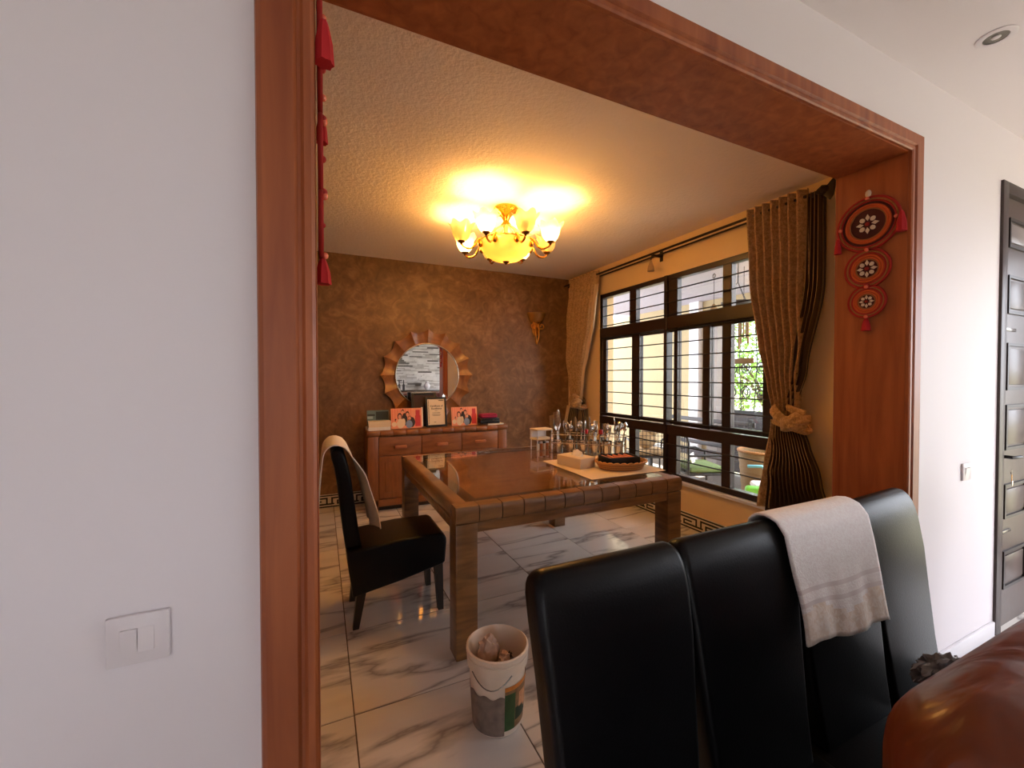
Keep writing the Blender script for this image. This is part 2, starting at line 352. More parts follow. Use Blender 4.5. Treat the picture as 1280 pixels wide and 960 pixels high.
win_frame('window_2', [(-1.9, -.9, LY0 - .12, LY0 - .07, 2.25, 2.3), (-1.9, -.9, LY0 - .12, LY0 - .07, .1, .15)] + [(x, x + .05, LY0 - .12, LY0 - .07, .15, 2.25) for x in (-1.9, -1.42, -.95)])
win_frame('window_added', [(3.55, 4.5, LY0 - .12, LY0 - .07, 2.25, 2.3), (3.55, 4.5, LY0 - .12, LY0 - .07, .1, .15)] + [(x, x + .05, LY0 - .12, LY0 - .07, .15, 2.25) for x in (3.55, 4.0, 4.45)])  # extra unseen window, added to brighten the wall right of the opening
win_frame('window_3', [(LX1 + .07, LX1 + .12, -2.1, .6, 2.25, 2.3), (LX1 + .07, LX1 + .12, -2.1, .6, .1, .15)] + [(LX1 + .07, LX1 + .12, y, y + .05, .15, 2.25) for y in (-2.1, -1.2, -.35, .55)])

# floor slab and marble tiles
fl = boxes('floor', [(LX0 - .2, XR + .02, LY0 - .2, YB + .1, -0.12, -0.0035), (XR + .02, LX1 + .2, LY0 - .2, YW1, -0.12, -0.0035)], 'grout', 'polished white marble tile floor with grey veins')
def tile_mesh(w, d):
    return mesh('tile', box(BM(), -w / 2, w / 2, -d / 2, d / 2, -0.012, 0, bev=0.0012, seg=1), 'marble')
TS = 0.6; G = 0.0026; full = tile_mesh(TS - 2 * G, TS - 2 * G)
ix0, iy0 = 0.115, 1.785
for i in range(-6, 9):
    for j in range(-10, 6):
        x0, x1, y0, y1 = ix0 + i * TS, ix0 + (i + 1) * TS, iy0 + j * TS, iy0 + (j + 1) * TS
        dining = y0 > 0.9
        lx0, lx1 = (XL, XR) if dining else (LX0, LX1)
        ly0, ly1 = LY0, YB
        if not dining and x0 > XR - .3: ly1 = 1.03
        if not dining and (x1 < OX0 or x0 > OX1) and y1 > 1.03: ly1 = 1.03 if x0 > XR - .3 else YB
        cx0, cx1, cy0, cy1 = max(x0, lx0), min(x1, lx1), max(y0, ly0), min(y1, ly1)
        if cx1 - cx0 < .02 or cy1 - cy0 < .02: continue
        whole = abs(cx1 - cx0 - TS) < 1e-6 and abs(cy1 - cy0 - TS) < 1e-6
        me = full if whole else tile_mesh(cx1 - cx0 - 2 * G, cy1 - cy0 - 2 * G)
        t = link('floor_tile', me, fl, ((cx0 + cx1) / 2, (cy0 + cy1) / 2, random.uniform(-0.0004, 0)))

# Greek key skirting of the dining room
def key_mesh(L, Hh):
    # one Greek key unit, black meander between two black bands, on a length L (x) and height Hh (z)
    bm = BM(); t = Hh * 0.13; y0, y1 = -0.0015, 0.0
    def r(a, b, c, d): box(bm, a * L, b * L, y0, y1, c * Hh, d * Hh)
    tx = t / L
    r(0, 1, 0.0, 0.1); r(0, 1, 0.9, 1.0)
    zs = [0.2, 0.36, 0.52, 0.66, 0.8]
    r(0, .86, zs[4] - .12, zs[4]); r(.86 - tx, .86, zs[0], zs[4]); r(.22, .86, zs[0], zs[0] + .12); r(.22, .22 + tx, zs[0], .56)
    r(.22, .62, .45, .56); r(.0, .0 + tx, .2, zs[4]); r(0, .12, .2, .32); r(.86, 1, .2, .32)
    return mesh('key_motif', bm, 'tile_black')
def skirting(name, origin, rz, length, unit=0.236, hh=0.13, skip=None):
    s = struct(link(name, None, None, origin, (0, 0, rz)), 'black and white Greek key tile skirting')
    n = int(length / unit); unit = length / n
    base = mesh('skirting_tile', box(BM(), 0.001, unit - .001, -0.008, 0.0, 0, hh + .008), 'tile_white'); key = key_mesh(unit, hh)
    for i in range(n):
        if skip and skip[0] < (i + .5) * unit < skip[1]: continue
        t = link('skirting_tile', base, s, (i * unit, 0, 0)); link('key_motif', key, t, (0, -0.008, 0.002))
skirting('baseboard_right', (XR, YB - .01, 0), -PI / 2, YB - YW1 - .02)
skirting('baseboard_back', (XL + .01, YB, 0), 0, XR - XL - .03)
struct(bx('baseboard_front', (2.39, 3.245, YW0 - .014, YW0, 0, .08), 'sill_white', bev=.004))
struct(bx('baseboard_living', (LX0, -0.1, YW0 - .014, YW0, 0, .08), 'sill_white', bev=.004))

# opening: jamb lining and moulded casing
tr = struct(link('trim_1', None), 'reddish brown wooden casing of the wide opening')
bx('jamb_lining', (OX0 - .02, OX0, YW0 - .005, YW1 + .005, 0, OZ + .02), 'casing_wood', tr)
bx('jamb_lining', (OX1, OX1 + .02, YW0 - .005, YW1 + .005, 0, OZ + .02), 'casing_wood', tr)
wd = ob('head_lining', box(BM(), -(OX1 - OX0) / 2, (OX1 - OX0) / 2, YW0 - .005, YW1 + .005, OZ, OZ + .02), 'casing_wood', tr, ((OX0 + OX1) / 2, 0, 0))
prof = [(0, 0), (0, .016), (.006, .02), (.018, .02), (.024, .014), (.03, .014), (.036, .022), (.088, .022), (.096, .016), (.1, 0)]   # (distance from opening, thickness)
def casing(side, front=True):
    bm = BM(); y = YW0 if front else YW1; s = -1 if front else 1
    a = [(OX0 - 0.002 - p, y + s * q) for p, q in prof] if side == 'l' else [(OX1 + .002 + p, y + s * q) for p, q in prof]
    zt = [OZ + .002 + p * .82 for p, q in prof]
    v0 = [bm.verts.new((x, yy, 0)) for x, yy in a]; v1 = [bm.verts.new((x, yy, z)) for (x, yy), z in zip(a, zt)]
    n = len(a)
    for i in range(n - 1): bm.faces.new((v0[i], v0[i + 1], v1[i + 1], v1[i]))
    bm.faces.new(v0); bm.faces.new((v0[-1], v0[0], v1[0], v1[-1])); bm.faces.new(v1)
    return bm
def head(front=True):
    bm = BM(); y = YW0 if front else YW1; s = -1 if front else 1
    v0 = [bm.verts.new((OX0 - .002 - p, y + s * q, OZ + .002 + p * .82)) for p, q in prof]
    v1 = [bm.verts.new((OX1 + .002 + p, y + s * q, OZ + .002 + p * .82)) for p, q in prof]
    for i in range(len(prof) - 1): bm.faces.new((v0[i], v0[i + 1], v1[i + 1], v1[i]))
    bm.faces.new(v0); bm.faces.new(v1); bm.faces.new((v0[-1], v0[0], v1[0], v1[-1]))
    return bm
for fr in (True, False):
    ob('casing_side', casing('l', fr), 'casing_wood', tr, smooth=30); ob('casing_side', casing('r', fr), 'casing_wood', tr, smooth=30); ob('casing_head', head(fr), 'casing_wood', tr, smooth=30)

# ------------------------------------------------------------------ dining window with bars
win = struct(link('window_1', None, None, (XR, 0, 0)), 'dark brown metal window with horizontal burglar bars')
fx0, fx1 = 0.0, 0.07
def wb(name, y0, y1, z0, z1, x0=fx0, x1=fx1, parent=win, mat='window_metal'):
    return bx(name, (x0, x1, y0, y1, z0, z1), mat, parent, bev=.004, seg=1)
wb('frame_jamb', WY0, WY0 + .05, WZ0, WZ1); wb('frame_jamb', WY1 - .05, WY1, WZ0, WZ1); wb('frame_head', WY0, WY1, WZ1 - .05, WZ1); wb('frame_foot', WY0, WY1, WZ0, WZ0 + .05)
wb('transom', WY0, WY1, 1.85, 1.965, -.004, fx1); wb('transom', WY0, WY1, .825, .92, -.004, fx1)
wb('mullion', 3.02, 3.06, WZ0, WZ1, -.012, fx1); wb('mullion', 2.91, 3.02, WZ0, .83, .01, fx1); wb('mullion', 2.91, 3.02, 1.95, WZ1, .01, fx1)
for z0, z1 in ((WZ0, .83), (1.95, WZ1)):
    wb('mullion', 3.475, 3.58, z0, z1, .01, fx1); wb('mullion', 2.34, 2.425, z0, z1, .01, fx1)
for (y0, y1, z0, z1) in [(3.58, 4.04, 1.965, 2.32), (3.06, 3.475, 1.965, 2.32), (2.425, 2.91, 1.965, 2.32), (1.93, 2.34, 1.965, 2.32), (3.58, 4.04, .46, .825), (3.06, 3.475, .46, .825), (2.425, 2.91, .46, .825), (1.93, 2.34, .46, .825)]:
    bx('pane', (.036, .041, y0, y1, z0, z1), 'pane_glass', win)
def sash(y0, y1, x, sw0, sw1):
    s = link('sash', None, win, (x, 0, 0))
    for d in ((y0, y0 + sw0), (y1 - sw1, y1)): bx('stile', (0, .028, d[0], d[1], .925, 1.85), 'window_metal', s, bev=.003, seg=1)
    bx('rail', (0, .028, y0 + sw0, y1 - sw1, .925, .965), 'window_metal', s, bev=.003, seg=1); bx('rail', (0, .028, y0 + sw0, y1 - sw1, 1.82, 1.85), 'window_metal', s, bev=.003, seg=1)
    bx('pane', (.012, .016, y0 + sw0, y1 - sw1, .965, 1.82), 'pane_glass', s)
sash(3.42, 4.13 - .04, .01, .12, .11); sash(2.905, 3.44, .04, .045, .02); sash(2.545, 2.95, .01, .074, .045); sash(2.345, 2.615, .04, .08, .07); sash(1.93, 2.425, .01, .139, .084)
grille = thing('window_grille', 'thin black horizontal burglar bars across the dining window', 'window bars', (XR - .012, (WY0 + WY1) / 2, WZ0))
for z in [2.215, 2.1, 1.985, 1.835, 1.71, 1.585, 1.46, 1.335, 1.21, 1.085, .96, .735, .6]:
    ob('bar', tube(BM(), [(0, WY0 + .02 - (WY0 + WY1) / 2, z - WZ0), (0, WY1 - .02 - (WY0 + WY1) / 2, z - WZ0)], .006, 6), 'bar_metal', grille, smooth=60)
struct(bx('trim_sill', (XR - .035, XR + .02, WY0 - .03, WY1 + .03, WZ0 - .03, WZ0 - .002), 'sill_white', bev=.005), 'white window sill')

# ------------------------------------------------------------------ the porch beyond the window
boxes('floor_porch', [(XR + .2, 5.75, YW1, 8.6, -.25, -.1)], 'patio_floor')
boxes('ceiling_porch', [(XR + .2, 5.9, 2.7, 6.5, 2.6, 2.75)], 'porch_ceiling')
boxes('wall_porch', [(5.6, 5.8, 4.62, 8.6, -.1, 2.6), (5.6, 5.8, 2.9, 4.62, 2.35, 2.6)], 'porch_wall', 'cream porch wall seen through the window')
struct(bx('trim_pilaster', (5.5, 5.6, 4.78, 4.96, -.1, 2.6), 'sill_white'))
struct(bx('trim_post', (5.52, 5.8, 4.44, 4.62, -.1, 2.36), 'porch_trim'))
boxes('ground', [(-30, 40, -40, -3.7, -.3, -.16), (4.9, 40, -3.7, 1.0, -.3, -.16), (5.75, 40, 1.0, 40, -.3, -.16)], 'ground')
gate = thing('iron_gate', 'black wrought iron gate with solid lower panel beyond the porch', 'gate', (5.68, 3.85, -.1))
bx('panel', (-.015, .015, -.58, .58, .05, .95), 'slate', gate)
for y in (-.58, .56): bx('post', (-.02, .02, y, y + .03, 0, 2.42), 'dark_iron', gate)
for z in (.95, 2.38): bx('rail', (-.018, .018, -.58, .58, z, z + .04), 'dark_iron', gate)
for k in range(5): ob('scroll', tube(BM(), [(0, -.46 + .23 * k + .085 * math.cos(t * .45) * (1 - t / 34), 1.25 + .1 * math.sin(t * .45) * (1 - t / 34) + (.0)) for t in range(30)], .009, 5), 'dark_iron', gate)
for k in range(5): ob('scroll', tube(BM(), [(0, -.46 + .23 * k - .085 * math.cos(t * .45) * (1 - t / 34), 1.62 - .1 * math.sin(t * .45) * (1 - t / 34)) for t in range(30)], .009, 5), 'dark_iron', gate)
for k in range(6): ob('upright', tube(BM(), [(0, -.5 + .2 * k, .98), (0, -.5 + .2 * k + .04 * (-1) ** k, 1.7), (0, -.5 + .2 * k, 2.4)], .007, 5), 'dark_iron', gate)
def tree(loc, n, rx, rz, zc, label, ls=.09):
    t = thing('garden_tree', label, 'tree', loc, group='garden trees beyond the gate')
    rr = random.Random(int(loc[1] * 100)); bm = BM()
    for i in range(n):
        u = Vector((rr.gauss(0, 1), rr.gauss(0, 1), rr.gauss(0, 1))).normalized() * (rr.random() ** .4)
        c = Vector((u.x * rx, u.y * rx, zc + u.z * rz)); a = Vector((rr.gauss(0, 1), rr.gauss(0, 1), rr.gauss(0, .6))).normalized(); b = a.orthogonal().normalized()
        b = (Matrix.Rotation(rr.random() * 6.28, 3, a) @ b); s = ls * rr.uniform(.6, 1.3); nn = a.cross(b)
        vs = [bm.verts.new(c), bm.verts.new(c + a * s * .5 + b * s * .3 + nn * s * .1), bm.verts.new(c + a * s), bm.verts.new(c + a * s * .5 - b * s * .3 + nn * s * .1)]
        bm.faces.new(vs)
    ob('foliage', bm, 'leaf', t)['kind'] = 'stuff'
    ob('trunk', tube(BM(), [(0, 0, -.0), (.03, .05, zc * .5), (-.04, 0, zc)], [.09, .07, .04], 8), 'bark', t, smooth=50)
    for k in range(4): ob('branch', tube(BM(), [(0, 0, zc * .5), (rx * .3 * math.cos(k * 1.6), rx * .3 * math.sin(k * 1.6), zc * .85), (rx * .7 * math.cos(k * 1.6), rx * .7 * math.sin(k * 1.6), zc * 1.1)], [.04, .03, .012], 6), 'bark', t, smooth=50)
tree((7.9, 5.2, -.16), 2600, 1.3, 1.4, 1.7, 'bright sunlit leafy tree just beyond the iron gate')
tree((11.8, 8.6, -.16), 2600, 1.9, 1.9, 2.2, 'taller leafy tree further behind the iron gate', .12)

def wind_chime(loc, label, n=5):
    t = thing('wind_chime', label, 'wind chime', loc, group='hanging ornaments on the porch')
    ob('cord', tube(BM(), [(0, 0, .04), (0, 0, .5)], .003, 5), 'bar_metal', t)
    ob('disc', lathe(BM(), [(.0, .0), (.055, .0), (.055, .015), (.0, .04)], 16), 'toy_brown', t, smooth=40)
    for k in range(n):
        a = 2 * PI * k / n; ob('chime_tube', tube(BM(), [(.045 * math.cos(a), .045 * math.sin(a), -.28 - .06 * (k % 3)), (.045 * math.cos(a), .045 * math.sin(a), -.02)], .011, 8), 'toy_brown', t, smooth=50)
    ob('pendulum', tube(BM(), [(0, 0, -.5), (0, 0, 0)], .003, 5), 'bar_metal', t); ob('striker', box(BM(), -.006, .006, -.12, .1, -.56, -.5, bev=.004), 'toy_brown', t, smooth=40)
wind_chime((4.2, 3.05, 2.09), 'brown tube wind chime hanging in front of the bright gate')
fd = thing('hanging_feeder', 'dark flat dish hanging on a chain outside the upper window', 'bird feeder', (3.78, 2.81, 2.08))
ob('dish', lathe(BM(), [(.0, .0), (.08, .01), (.15, .045), (.155, .05), (.08, .03), (.0, .02)], 24), 'slate', fd, smooth=60)
for k in range(3): ob('chain', tube(BM(), [(.14 * math.cos(k * 2.1), .14 * math.sin(k * 2.1), .05), (0, 0, .25)], .0035, 5), 'bar_metal', fd)
ob('chain', tube(BM(), [(0, 0, .25), (0, 0, .521)], .006, 5), 'bar_metal', fd)
bl = thing('hanging_bell', 'small brown bell hanging on a cord outside the upper window', 'bell', (4.2, 3.43, 2.13))
ob('bell_body', lathe(BM(), [(.055, 0), (.05, .03), (.03, .08), (.012, .11), (.0, .115)], 18), 'toy_brown', bl, smooth=60); ob('cord', tube(BM(), [(0, 0, .11), (0, 0, .47)], .003, 5), 'bar_metal', bl)
ob('cord_loop', tube(BM(), [(0, .02 * math.cos(a * .6), .44 + .025 * math.sin(a * .6)) for a in range(11)], .004, 5), 'bar_metal', bl)

def mesh_chair(loc, rz, label, cm):
    t = thing('patio_chair', label, 'chair', loc, rz, 'metal patio chairs')
    def hoop(y, z0, z1, w): return [(-w, y, z0)] + [(-w * math.cos(a * PI / 8), y, z1 - .1 + .1 * math.sin(a * PI / 8)) for a in range(9)] + [(w, y, z0)]
    ob('back_frame', tube(BM(), hoop(.24, .40, .86, .25), .014, 8), 'dark_iron', t, smooth=50)
    for k in range(9): ob('back_wire', tube(BM(), [(-.2 + .05 * k, .24, .42), (-.2 + .05 * k, .24, .82)], .004, 5), 'dark_iron', t)
    for k in range(6): ob('back_wire', tube(BM(), [(-.24, .24, .46 + .06 * k), (.24, .24, .46 + .06 * k)], .004, 5), 'dark_iron', t)
    bx('seat', (-.25, .25, -.24, .24, .40, .425), 'dark_iron', t, bev=.01)
    bx('cushion', (-.22, .22, -.2, .2, .425, .49), cm, t, bev=.025)
    for sx in (-1, 1):
        ob('arm', tube(BM(), [(sx * .25, .24, .62), (sx * .27, -.1, .63), (sx * .26, -.22, .58), (sx * .25, -.22, .4)], .013, 8), 'dark_iron', t, smooth=50)
        for sy in (-1, 1): ob('leg', tube(BM(), [(sx * .23, sy * .22, .41), (sx * .24, sy * .24, 0)], .013, 8), 'dark_iron', t, smooth=50)
mesh_chair((3.95, 3.42, -.1), 1.2, 'black wire-mesh patio chair with green cushion outside the window', 'cushion_green')
mesh_chair((4.1, 4.42, -.1), 2.6, 'black patio armchair holding a tan bag outside the window', 'tan_cloth')
bg = thing('cloth_bag', 'slumped tan cloth bag on the patio armchair', 'bag', (4.1, 4.42, .395))
ob('bag_body', ball(ball(BM(), (0, 0, .13), .14, 3, (1.1, .8, .95)), (.05, -.06, .25), .09, 2, (1, .8, .9)), 'tan_cloth', bg, smooth=80); ob('strap', tube(BM(), [(.12 * math.cos(a * .3), 0, .2 + .2 * math.sin(a * .3)) for a in range(11)], .01, 6), 'cushion_green', bg, smooth=50)
pb = bx('notice_card', (-.075, .075, -.003, .003, 0, .11), 'white_paper', None, loc=(3.9, 3.44, .396), rot=(-.2, 0, .5)); tag(pb, 'small white card resting on the mesh patio chair', 'card')
bk = thing('toy_bicycle', "child's tricycle with teal handlebar and green frame beyond the low panes", 'tricycle', (4.14, 2.74, -.1), .9)
for x, r in ((-.26, .16), (.24, .11), (.2, .11)):
    y = 0 if x < 0 else (.15 if x > .22 else -.15)
    w = ob('wheel', tube(BM(), [(x + r * math.cos(a * PI / 10), y, r + .005 + r * math.sin(a * PI / 10)) for a in range(20)], .02, 8, True), 'plastic_black', bk, smooth=60); ob('hub', tube(BM(), [(x, y - .02, r), (x, y + .02, r)], r * .75, 14), 'toy_pink', w, smooth=40)
ob('frame', tube(BM(), [(-.26, 0, .16), (-.2, 0, .42), (-.18, 0, .36), (.1, 0, .3), (.23, 0, .12)], .02, 8), 'toy_green', bk, smooth=50)
ob('handlebar', tube(BM(), [(-.1, -.2, .58), (-.18, -.1, .6), (-.2, 0, .5), (-.18, .1, .6), (-.1, .2, .58)], .016, 8), 'toy_teal', bk, smooth=50); bx('saddle', (.02, .24, -.09, .09, .3, .37), 'plastic_white', bk, bev=.03)
cr = thing('toy_car', 'pink and white toy ride-on car on the porch floor by the window', 'toy car', (3.62, 2.40, -.1), .8)
bx('body', (-.3, .3, -.16, .16, .08, .24), 'toy_pink', cr, bev=.05, seg=3); bx('bonnet', (-.32, -.05, -.14, .14, .2, .3), 'plastic_white', cr, bev=.04, seg=3); bx('backrest', (.15, .24, -.13, .13, .24, .45), 'toy_green', cr, bev=.03, seg=3)
for sx in (-1, 1):
    for sy in (-1, 1): ob('wheel', tube(BM(), [(sx * .2, sy * .17 - .025, .09), (sx * .2, sy * .17 + .025, .09)], .09, 16), 'plastic_black', cr, smooth=40)
be = thing('storage_bench', 'long black slatted bench against the cream porch wall', 'bench', (4.9, 4.3, -.1), 0)
for k in range(6): bx('seat_slat', (-.22 + k * .075, -.16 + k * .075, -.75, .75, .40, .425), 'slate', be, bev=.004)
for k in range(5): bx('back_slat', (.22, .245, -.75, .75, .48 + k * .085, .54 + k * .085), 'slate', be, bev=.004)
for y in (-.7, .7):
    bx('leg', (-.2, -.15, y - .025, y + .025, 0, .40), 'dark_iron', be); bx('leg', (.2, .25, y - .025, y + .025, 0, .92), 'dark_iron', be)
hb = thing('wicker_hamper', 'brown wicker hamper standing on the porch behind the tricycle', 'basket', (4.78, 3.22, -.1))
ob('hamper_body', lathe(BM(), [(0, 0), (.2, 0)] + [(.2 + .05 * k / 14 + (.006 if k % 2 else 0), .6 * k / 14) for k in range(15)] + [(.23, .6), (.2, .05), (0, .05)], 24), 'toy_brown', hb, smooth=30); ob('rim', tube(BM(), [(.25 * math.cos(a * PI / 12), .25 * math.sin(a * PI / 12), .6) for a in range(24)], .018, 8, True), 'wicker_dark', hb, smooth=60)

# ------------------------------------------------------------------ dining table
TX0, TX1, TY0, TY1, TZ = 0.582, 2.062, 1.905, 3.385, 0.752
tb = thing('dining_table', 'square brown wooden dining table with notched rim and dark glass top', 'table', ((TX0 + TX1) / 2, (TY0 + TY1) / 2, 0))
hw = (TX1 - TX0) / 2; lw = .115
for sx in (-1, 1):
    for sy in (-1, 1):
        x0, x1 = sorted((sx * (hw - .004), sx * (hw - lw))); y0, y1 = sorted((sy * (hw - .004), sy * (hw - lw)))
        bx('leg', (x0, x1, y0, y1, 0, .664), 'table_wood', tb, bev=.004)
for d in ((-hw + lw, hw - lw, -hw + .012, -hw + .05), (-hw + lw, hw - lw, hw - .05, hw - .012), (-hw + .012, -hw + .05, -hw + lw, hw - lw), (hw - .05, hw - .012, -hw + lw, hw - lw)):
    bx('apron', (*d, .615, .665), 'table_wood_x', tb, bev=.003)
# bullnose rim: 12 segments along front and back, plain runs along the sides
rimp = [(0.0, .672), (.05, .665), (.085, .665), (.085, .752), (.02, .752), (.008, .748), (0, .738)]
rimw = .055
def rim_prof(sgn):
    pts = []
    for a in range(9):
        t = -PI / 2 + PI * a / 8; ca, sa = math.cos(t), math.sin(t); pts.append((sgn * (hw - .024 + .026 * abs(ca) ** .7), .708 + .044 * math.copysign(abs(sa) ** .8, sa)))
    return pts + [(sgn * (hw - .078), .752), (sgn * (hw - .078), .664)]
segw = 2 * hw / 12
for s in (-1, 1):
    me = mesh('rim_segment', prism(BM(), rim_prof(s), 'x', .0025, segw - .0025), 'table_wood_x', 35)
    for k in range(12):
        if 0 < k < 11 or True: link('rim_segment', me, tb, (-hw + k * segw, 0, 0))
    ob('rim_side', prism(BM(), [(p[0], p[1]) for p in rim_prof(s)], 'y', -hw + .079, hw - .079), 'table_wood', tb, smooth=50)
bx('top_panel', (-hw + .078, hw - .078, -hw + .078, hw - .078, .715, .738), 'table_panel', tb)
bw = .075; i0 = hw - .078
for d in ((-i0, i0, -i0, -i0 + bw), (-i0, i0, i0 - bw, i0), (-i0, -i0 + bw, -i0 + bw, i0 - bw), (i0 - bw, i0, -i0 + bw, i0 - bw)): bx('dark_border', (*d, .738, .7415), 'table_border', tb)
bx('glass_top', (-i0 + .001, i0 - .001, -i0 + .001, i0 - .001, .7425, .7525), 'table_glass', tb)
TT = .7527

# ------------------------------------------------------------------ black leather dining chairs (origin on the floor, facing -Y)
CW = .342
def pillow(prof, w, rad, seg=5):
    # profile in (y, z) lofted along x with rounded ends
    n = len(prof); P = [Vector(p) for p in prof]
    area = sum(P[i].x * P[(i + 1) % n].y - P[(i + 1) % n].x * P[i].y for i in range(n)); sg = 1 if area > 0 else -1
    nor = []
    for i in range(n):
        t = (P[(i + 1) % n] - P[i]).normalized() + (P[i] - P[i - 1]).normalized(); t.normalize(); nor.append(Vector((-t.y, t.x)) * sg)
    sl = [(-(w - rad + rad * math.sin(PI / 2 * (1 - k / seg))), rad * (1 - math.cos(PI / 2 * (1 - k / seg)))) for k in range(seg + 1)]
    sl += [(-x, d) for x, d in sl[::-1]]
    bm = BM(); R_ = [[bm.verts.new((x, (P[i] + nor[i] * d).x, (P[i] + nor[i] * d).y)) for i in range(n)] for x, d in sl]
    for a, b in zip(R_, R_[1:]):
        for i in range(n): bm.faces.new((a[i], a[(i + 1) % n], b[(i + 1) % n], b[i]))
    bm.faces.new(R_[0]); bm.faces.new(R_[-1][::-1])
    return bm
def chair_proto():
    t = link('dining_chair', None)
    F = lambda pts: [(.40 - u, z) for u, z in pts]
    seat = F([(.145, .185), (.40, .225), (.645, .278), (.658, .290), (.668, .40), (.667, .425), (.66, .442), (.648, .455), (.63, .462), (.42, .463), (.236, .448), (.115, .44), (.118, .38)])
    back = F([(.195, .446), (.178, .55), (.158, .70), (.143, .82), (.126, .91), (.117, .945), (.109, .967), (.102, .981), (.094, .991), (.084, .998), (.072, 1.001), (.06, .999), (.05, .993), (.043, .983), (.040, .97), (.042, .95), (.056, .9), (.072, .8), (.086, .66), (.098, .54), (.112, .446)])
    ob('seat', pillow(seat, CW / 2 + .003, .018), 'black_leather', t, smooth=50)
    bb_ = pillow(back, CW / 2, .017)
    for v in bb_.verts:
        if v.co.z < .9: v.co.x *= 1 - .17 * (.9 - v.co.z) / .45
        if v.co.z > .94: v.co.x *= 1 - .10 * (1 - math.sqrt(max(0, 1 - ((v.co.z - .94) / .062) ** 2)))
    ob('backrest', bb_, 'black_leather', t, smooth=65)
    for s in (-1, 1):
        for (u, ztop, du) in ((.19, .2, -.03), (.62, .29, .015)):
            bm = BM(); x = s * (CW / 2 - .03); a, b = .024, .016
            v0 = [bm.verts.new((x + i * a, .40 - u + j * a, ztop)) for i, j in ((-1, -1), (1, -1), (1, 1), (-1, 1))]; v1 = [bm.verts.new((x + i * b, .40 - u - du + j * b, 0)) for i, j in ((-1, -1), (1, -1), (1, 1), (-1, 1))]
            bm.faces.new(v0); bm.faces.new(v1[::-1])
            for i in range(4): bm.faces.new((v0[i], v1[i], v1[(i + 1) % 4], v0[(i + 1) % 4]))
            ob('leg', bm, 'chair_leg', t)
    return t
proto = chair_proto(); first = True
def place_chair(x, y, rz, label, group='black leather dining chairs'):
    global first
    c = proto if first else copy_tree(proto); first = False
    c.location = (x, y, 0); c.rotation_euler = (0, 0, rz); return tag(c, label, 'chair', group)
d_chair = place_chair(.405, 2.565, PI / 2, 'black leather dining chair at the table with a cream towel over its back')
d_chair.scale = (1.12, 1, 1)
place_chair(.557, .385, 0.0, 'black leather chair nearest the bucket, first of the row in front of the opening')
place_chair(.930, .385, 0.0, 'black leather chair second from the bucket, left of the towel-draped one')
place_chair(1.295, .385, 0.0, 'black leather chair under the white towel in the front row')
place_chair(1.655, .395, .06, 'black leather chair by the white wall, last of the front row')

# towels
def drape(name, label, path, w, loc, rz, mats, miu=None, wob=.008, nv=60, edge=None):
    P = [Vector(p) for p in path]; L = [0]
    for a, b in zip(P, P[1:]): L.append(L[-1] + (b - a).length)
    def at(s):
        s *= L[-1]
        for k in range(len(P) - 1):
            if s <= L[k + 1] + 1e-9:
                f = (s - L[k]) / (L[k + 1] - L[k]); return P[k].lerp(P[k + 1], f), (P[k + 1] - P[k]).normalized()
        return P[-1], (P[-1] - P[-2]).normalized()
    def fn(u, v):
        p, t = at(v); n = Vector((-t.y, t.x)); e = max(smoothstep(.34, 0, v), smoothstep(.6, 1, v))
        off = wob * e * (1.5 + math.sin(u * 13 + v * 3) * .9 + .5 * math.sin(u * 29 + 1)) + .001
        if edge: off += edge(u, v)
        x = (u - .5) * w * (1 - .04 * e * math.sin(v * 9)); zz = p.y + ((.006 * math.sin(u * 9) - .03 * (u - .5)) * e * (1 if v < .5 else 0))
        return (x, p.x + n.x * off, zz + n.y * off)
    o = ob(name, grid(BM(), 40, nv, fn, miu), mats, None, loc, (0, 0, rz), 80); solid(o, .006, 1); return o
front = [(.40 - .169, .705), (.40 - .166, .72), (.40 - .151, .82), (.40 - .135, .91), (.40 - .120, .975), (.40 - .100, 1.000), (.40 - .072, 1.010), (.40 - .042, 1.004), (.40 - .026, .985), (.40 - .028, .955), (.40 - .046, .9), (.40 - .065, .82), (.40 - .08, .7)]
def tw_mi(u, v):
    if .125 < v < .145 or .185 < v < .205: return 2
    return 1 if v < .11 + .02 * math.sin(u * 9) else 0
tw = drape('towel', None, front[::-1][::-1], .385, (1.268, .385, 0), 0.0, ['towel_white', 'towel_stain', 'towel_band'], tw_mi, wob=.004)
tag(tw, 'white terry towel with stained hem draped over a front-row chair', 'towel')
path2 = [(.40 - .245, .52), (.40 - .235, .6), (.40 - .212, .70), (.40 - .186, .82), (.40 - .156, .91), (.40 - .128, .975), (.40 - .105, 1.004), (.40 - .07, 1.018), (.40 - .036, 1.012), (.40 - .012, .985), (.40 - .004, .95), (.40 + .004, .85), (.40 + .014, .7), (.40 + .022, .56)]
tw2 = drape('towel', None, path2, .40, (.405, 2.575, 0), PI / 2, ['towel_cream'], None, wob=.006, edge=lambda u, v: .03 * smoothstep(.3, .0, u) * smoothstep(.45, .3, v))
tag(tw2, 'cream towel hanging over the back of the chair at the table', 'towel')

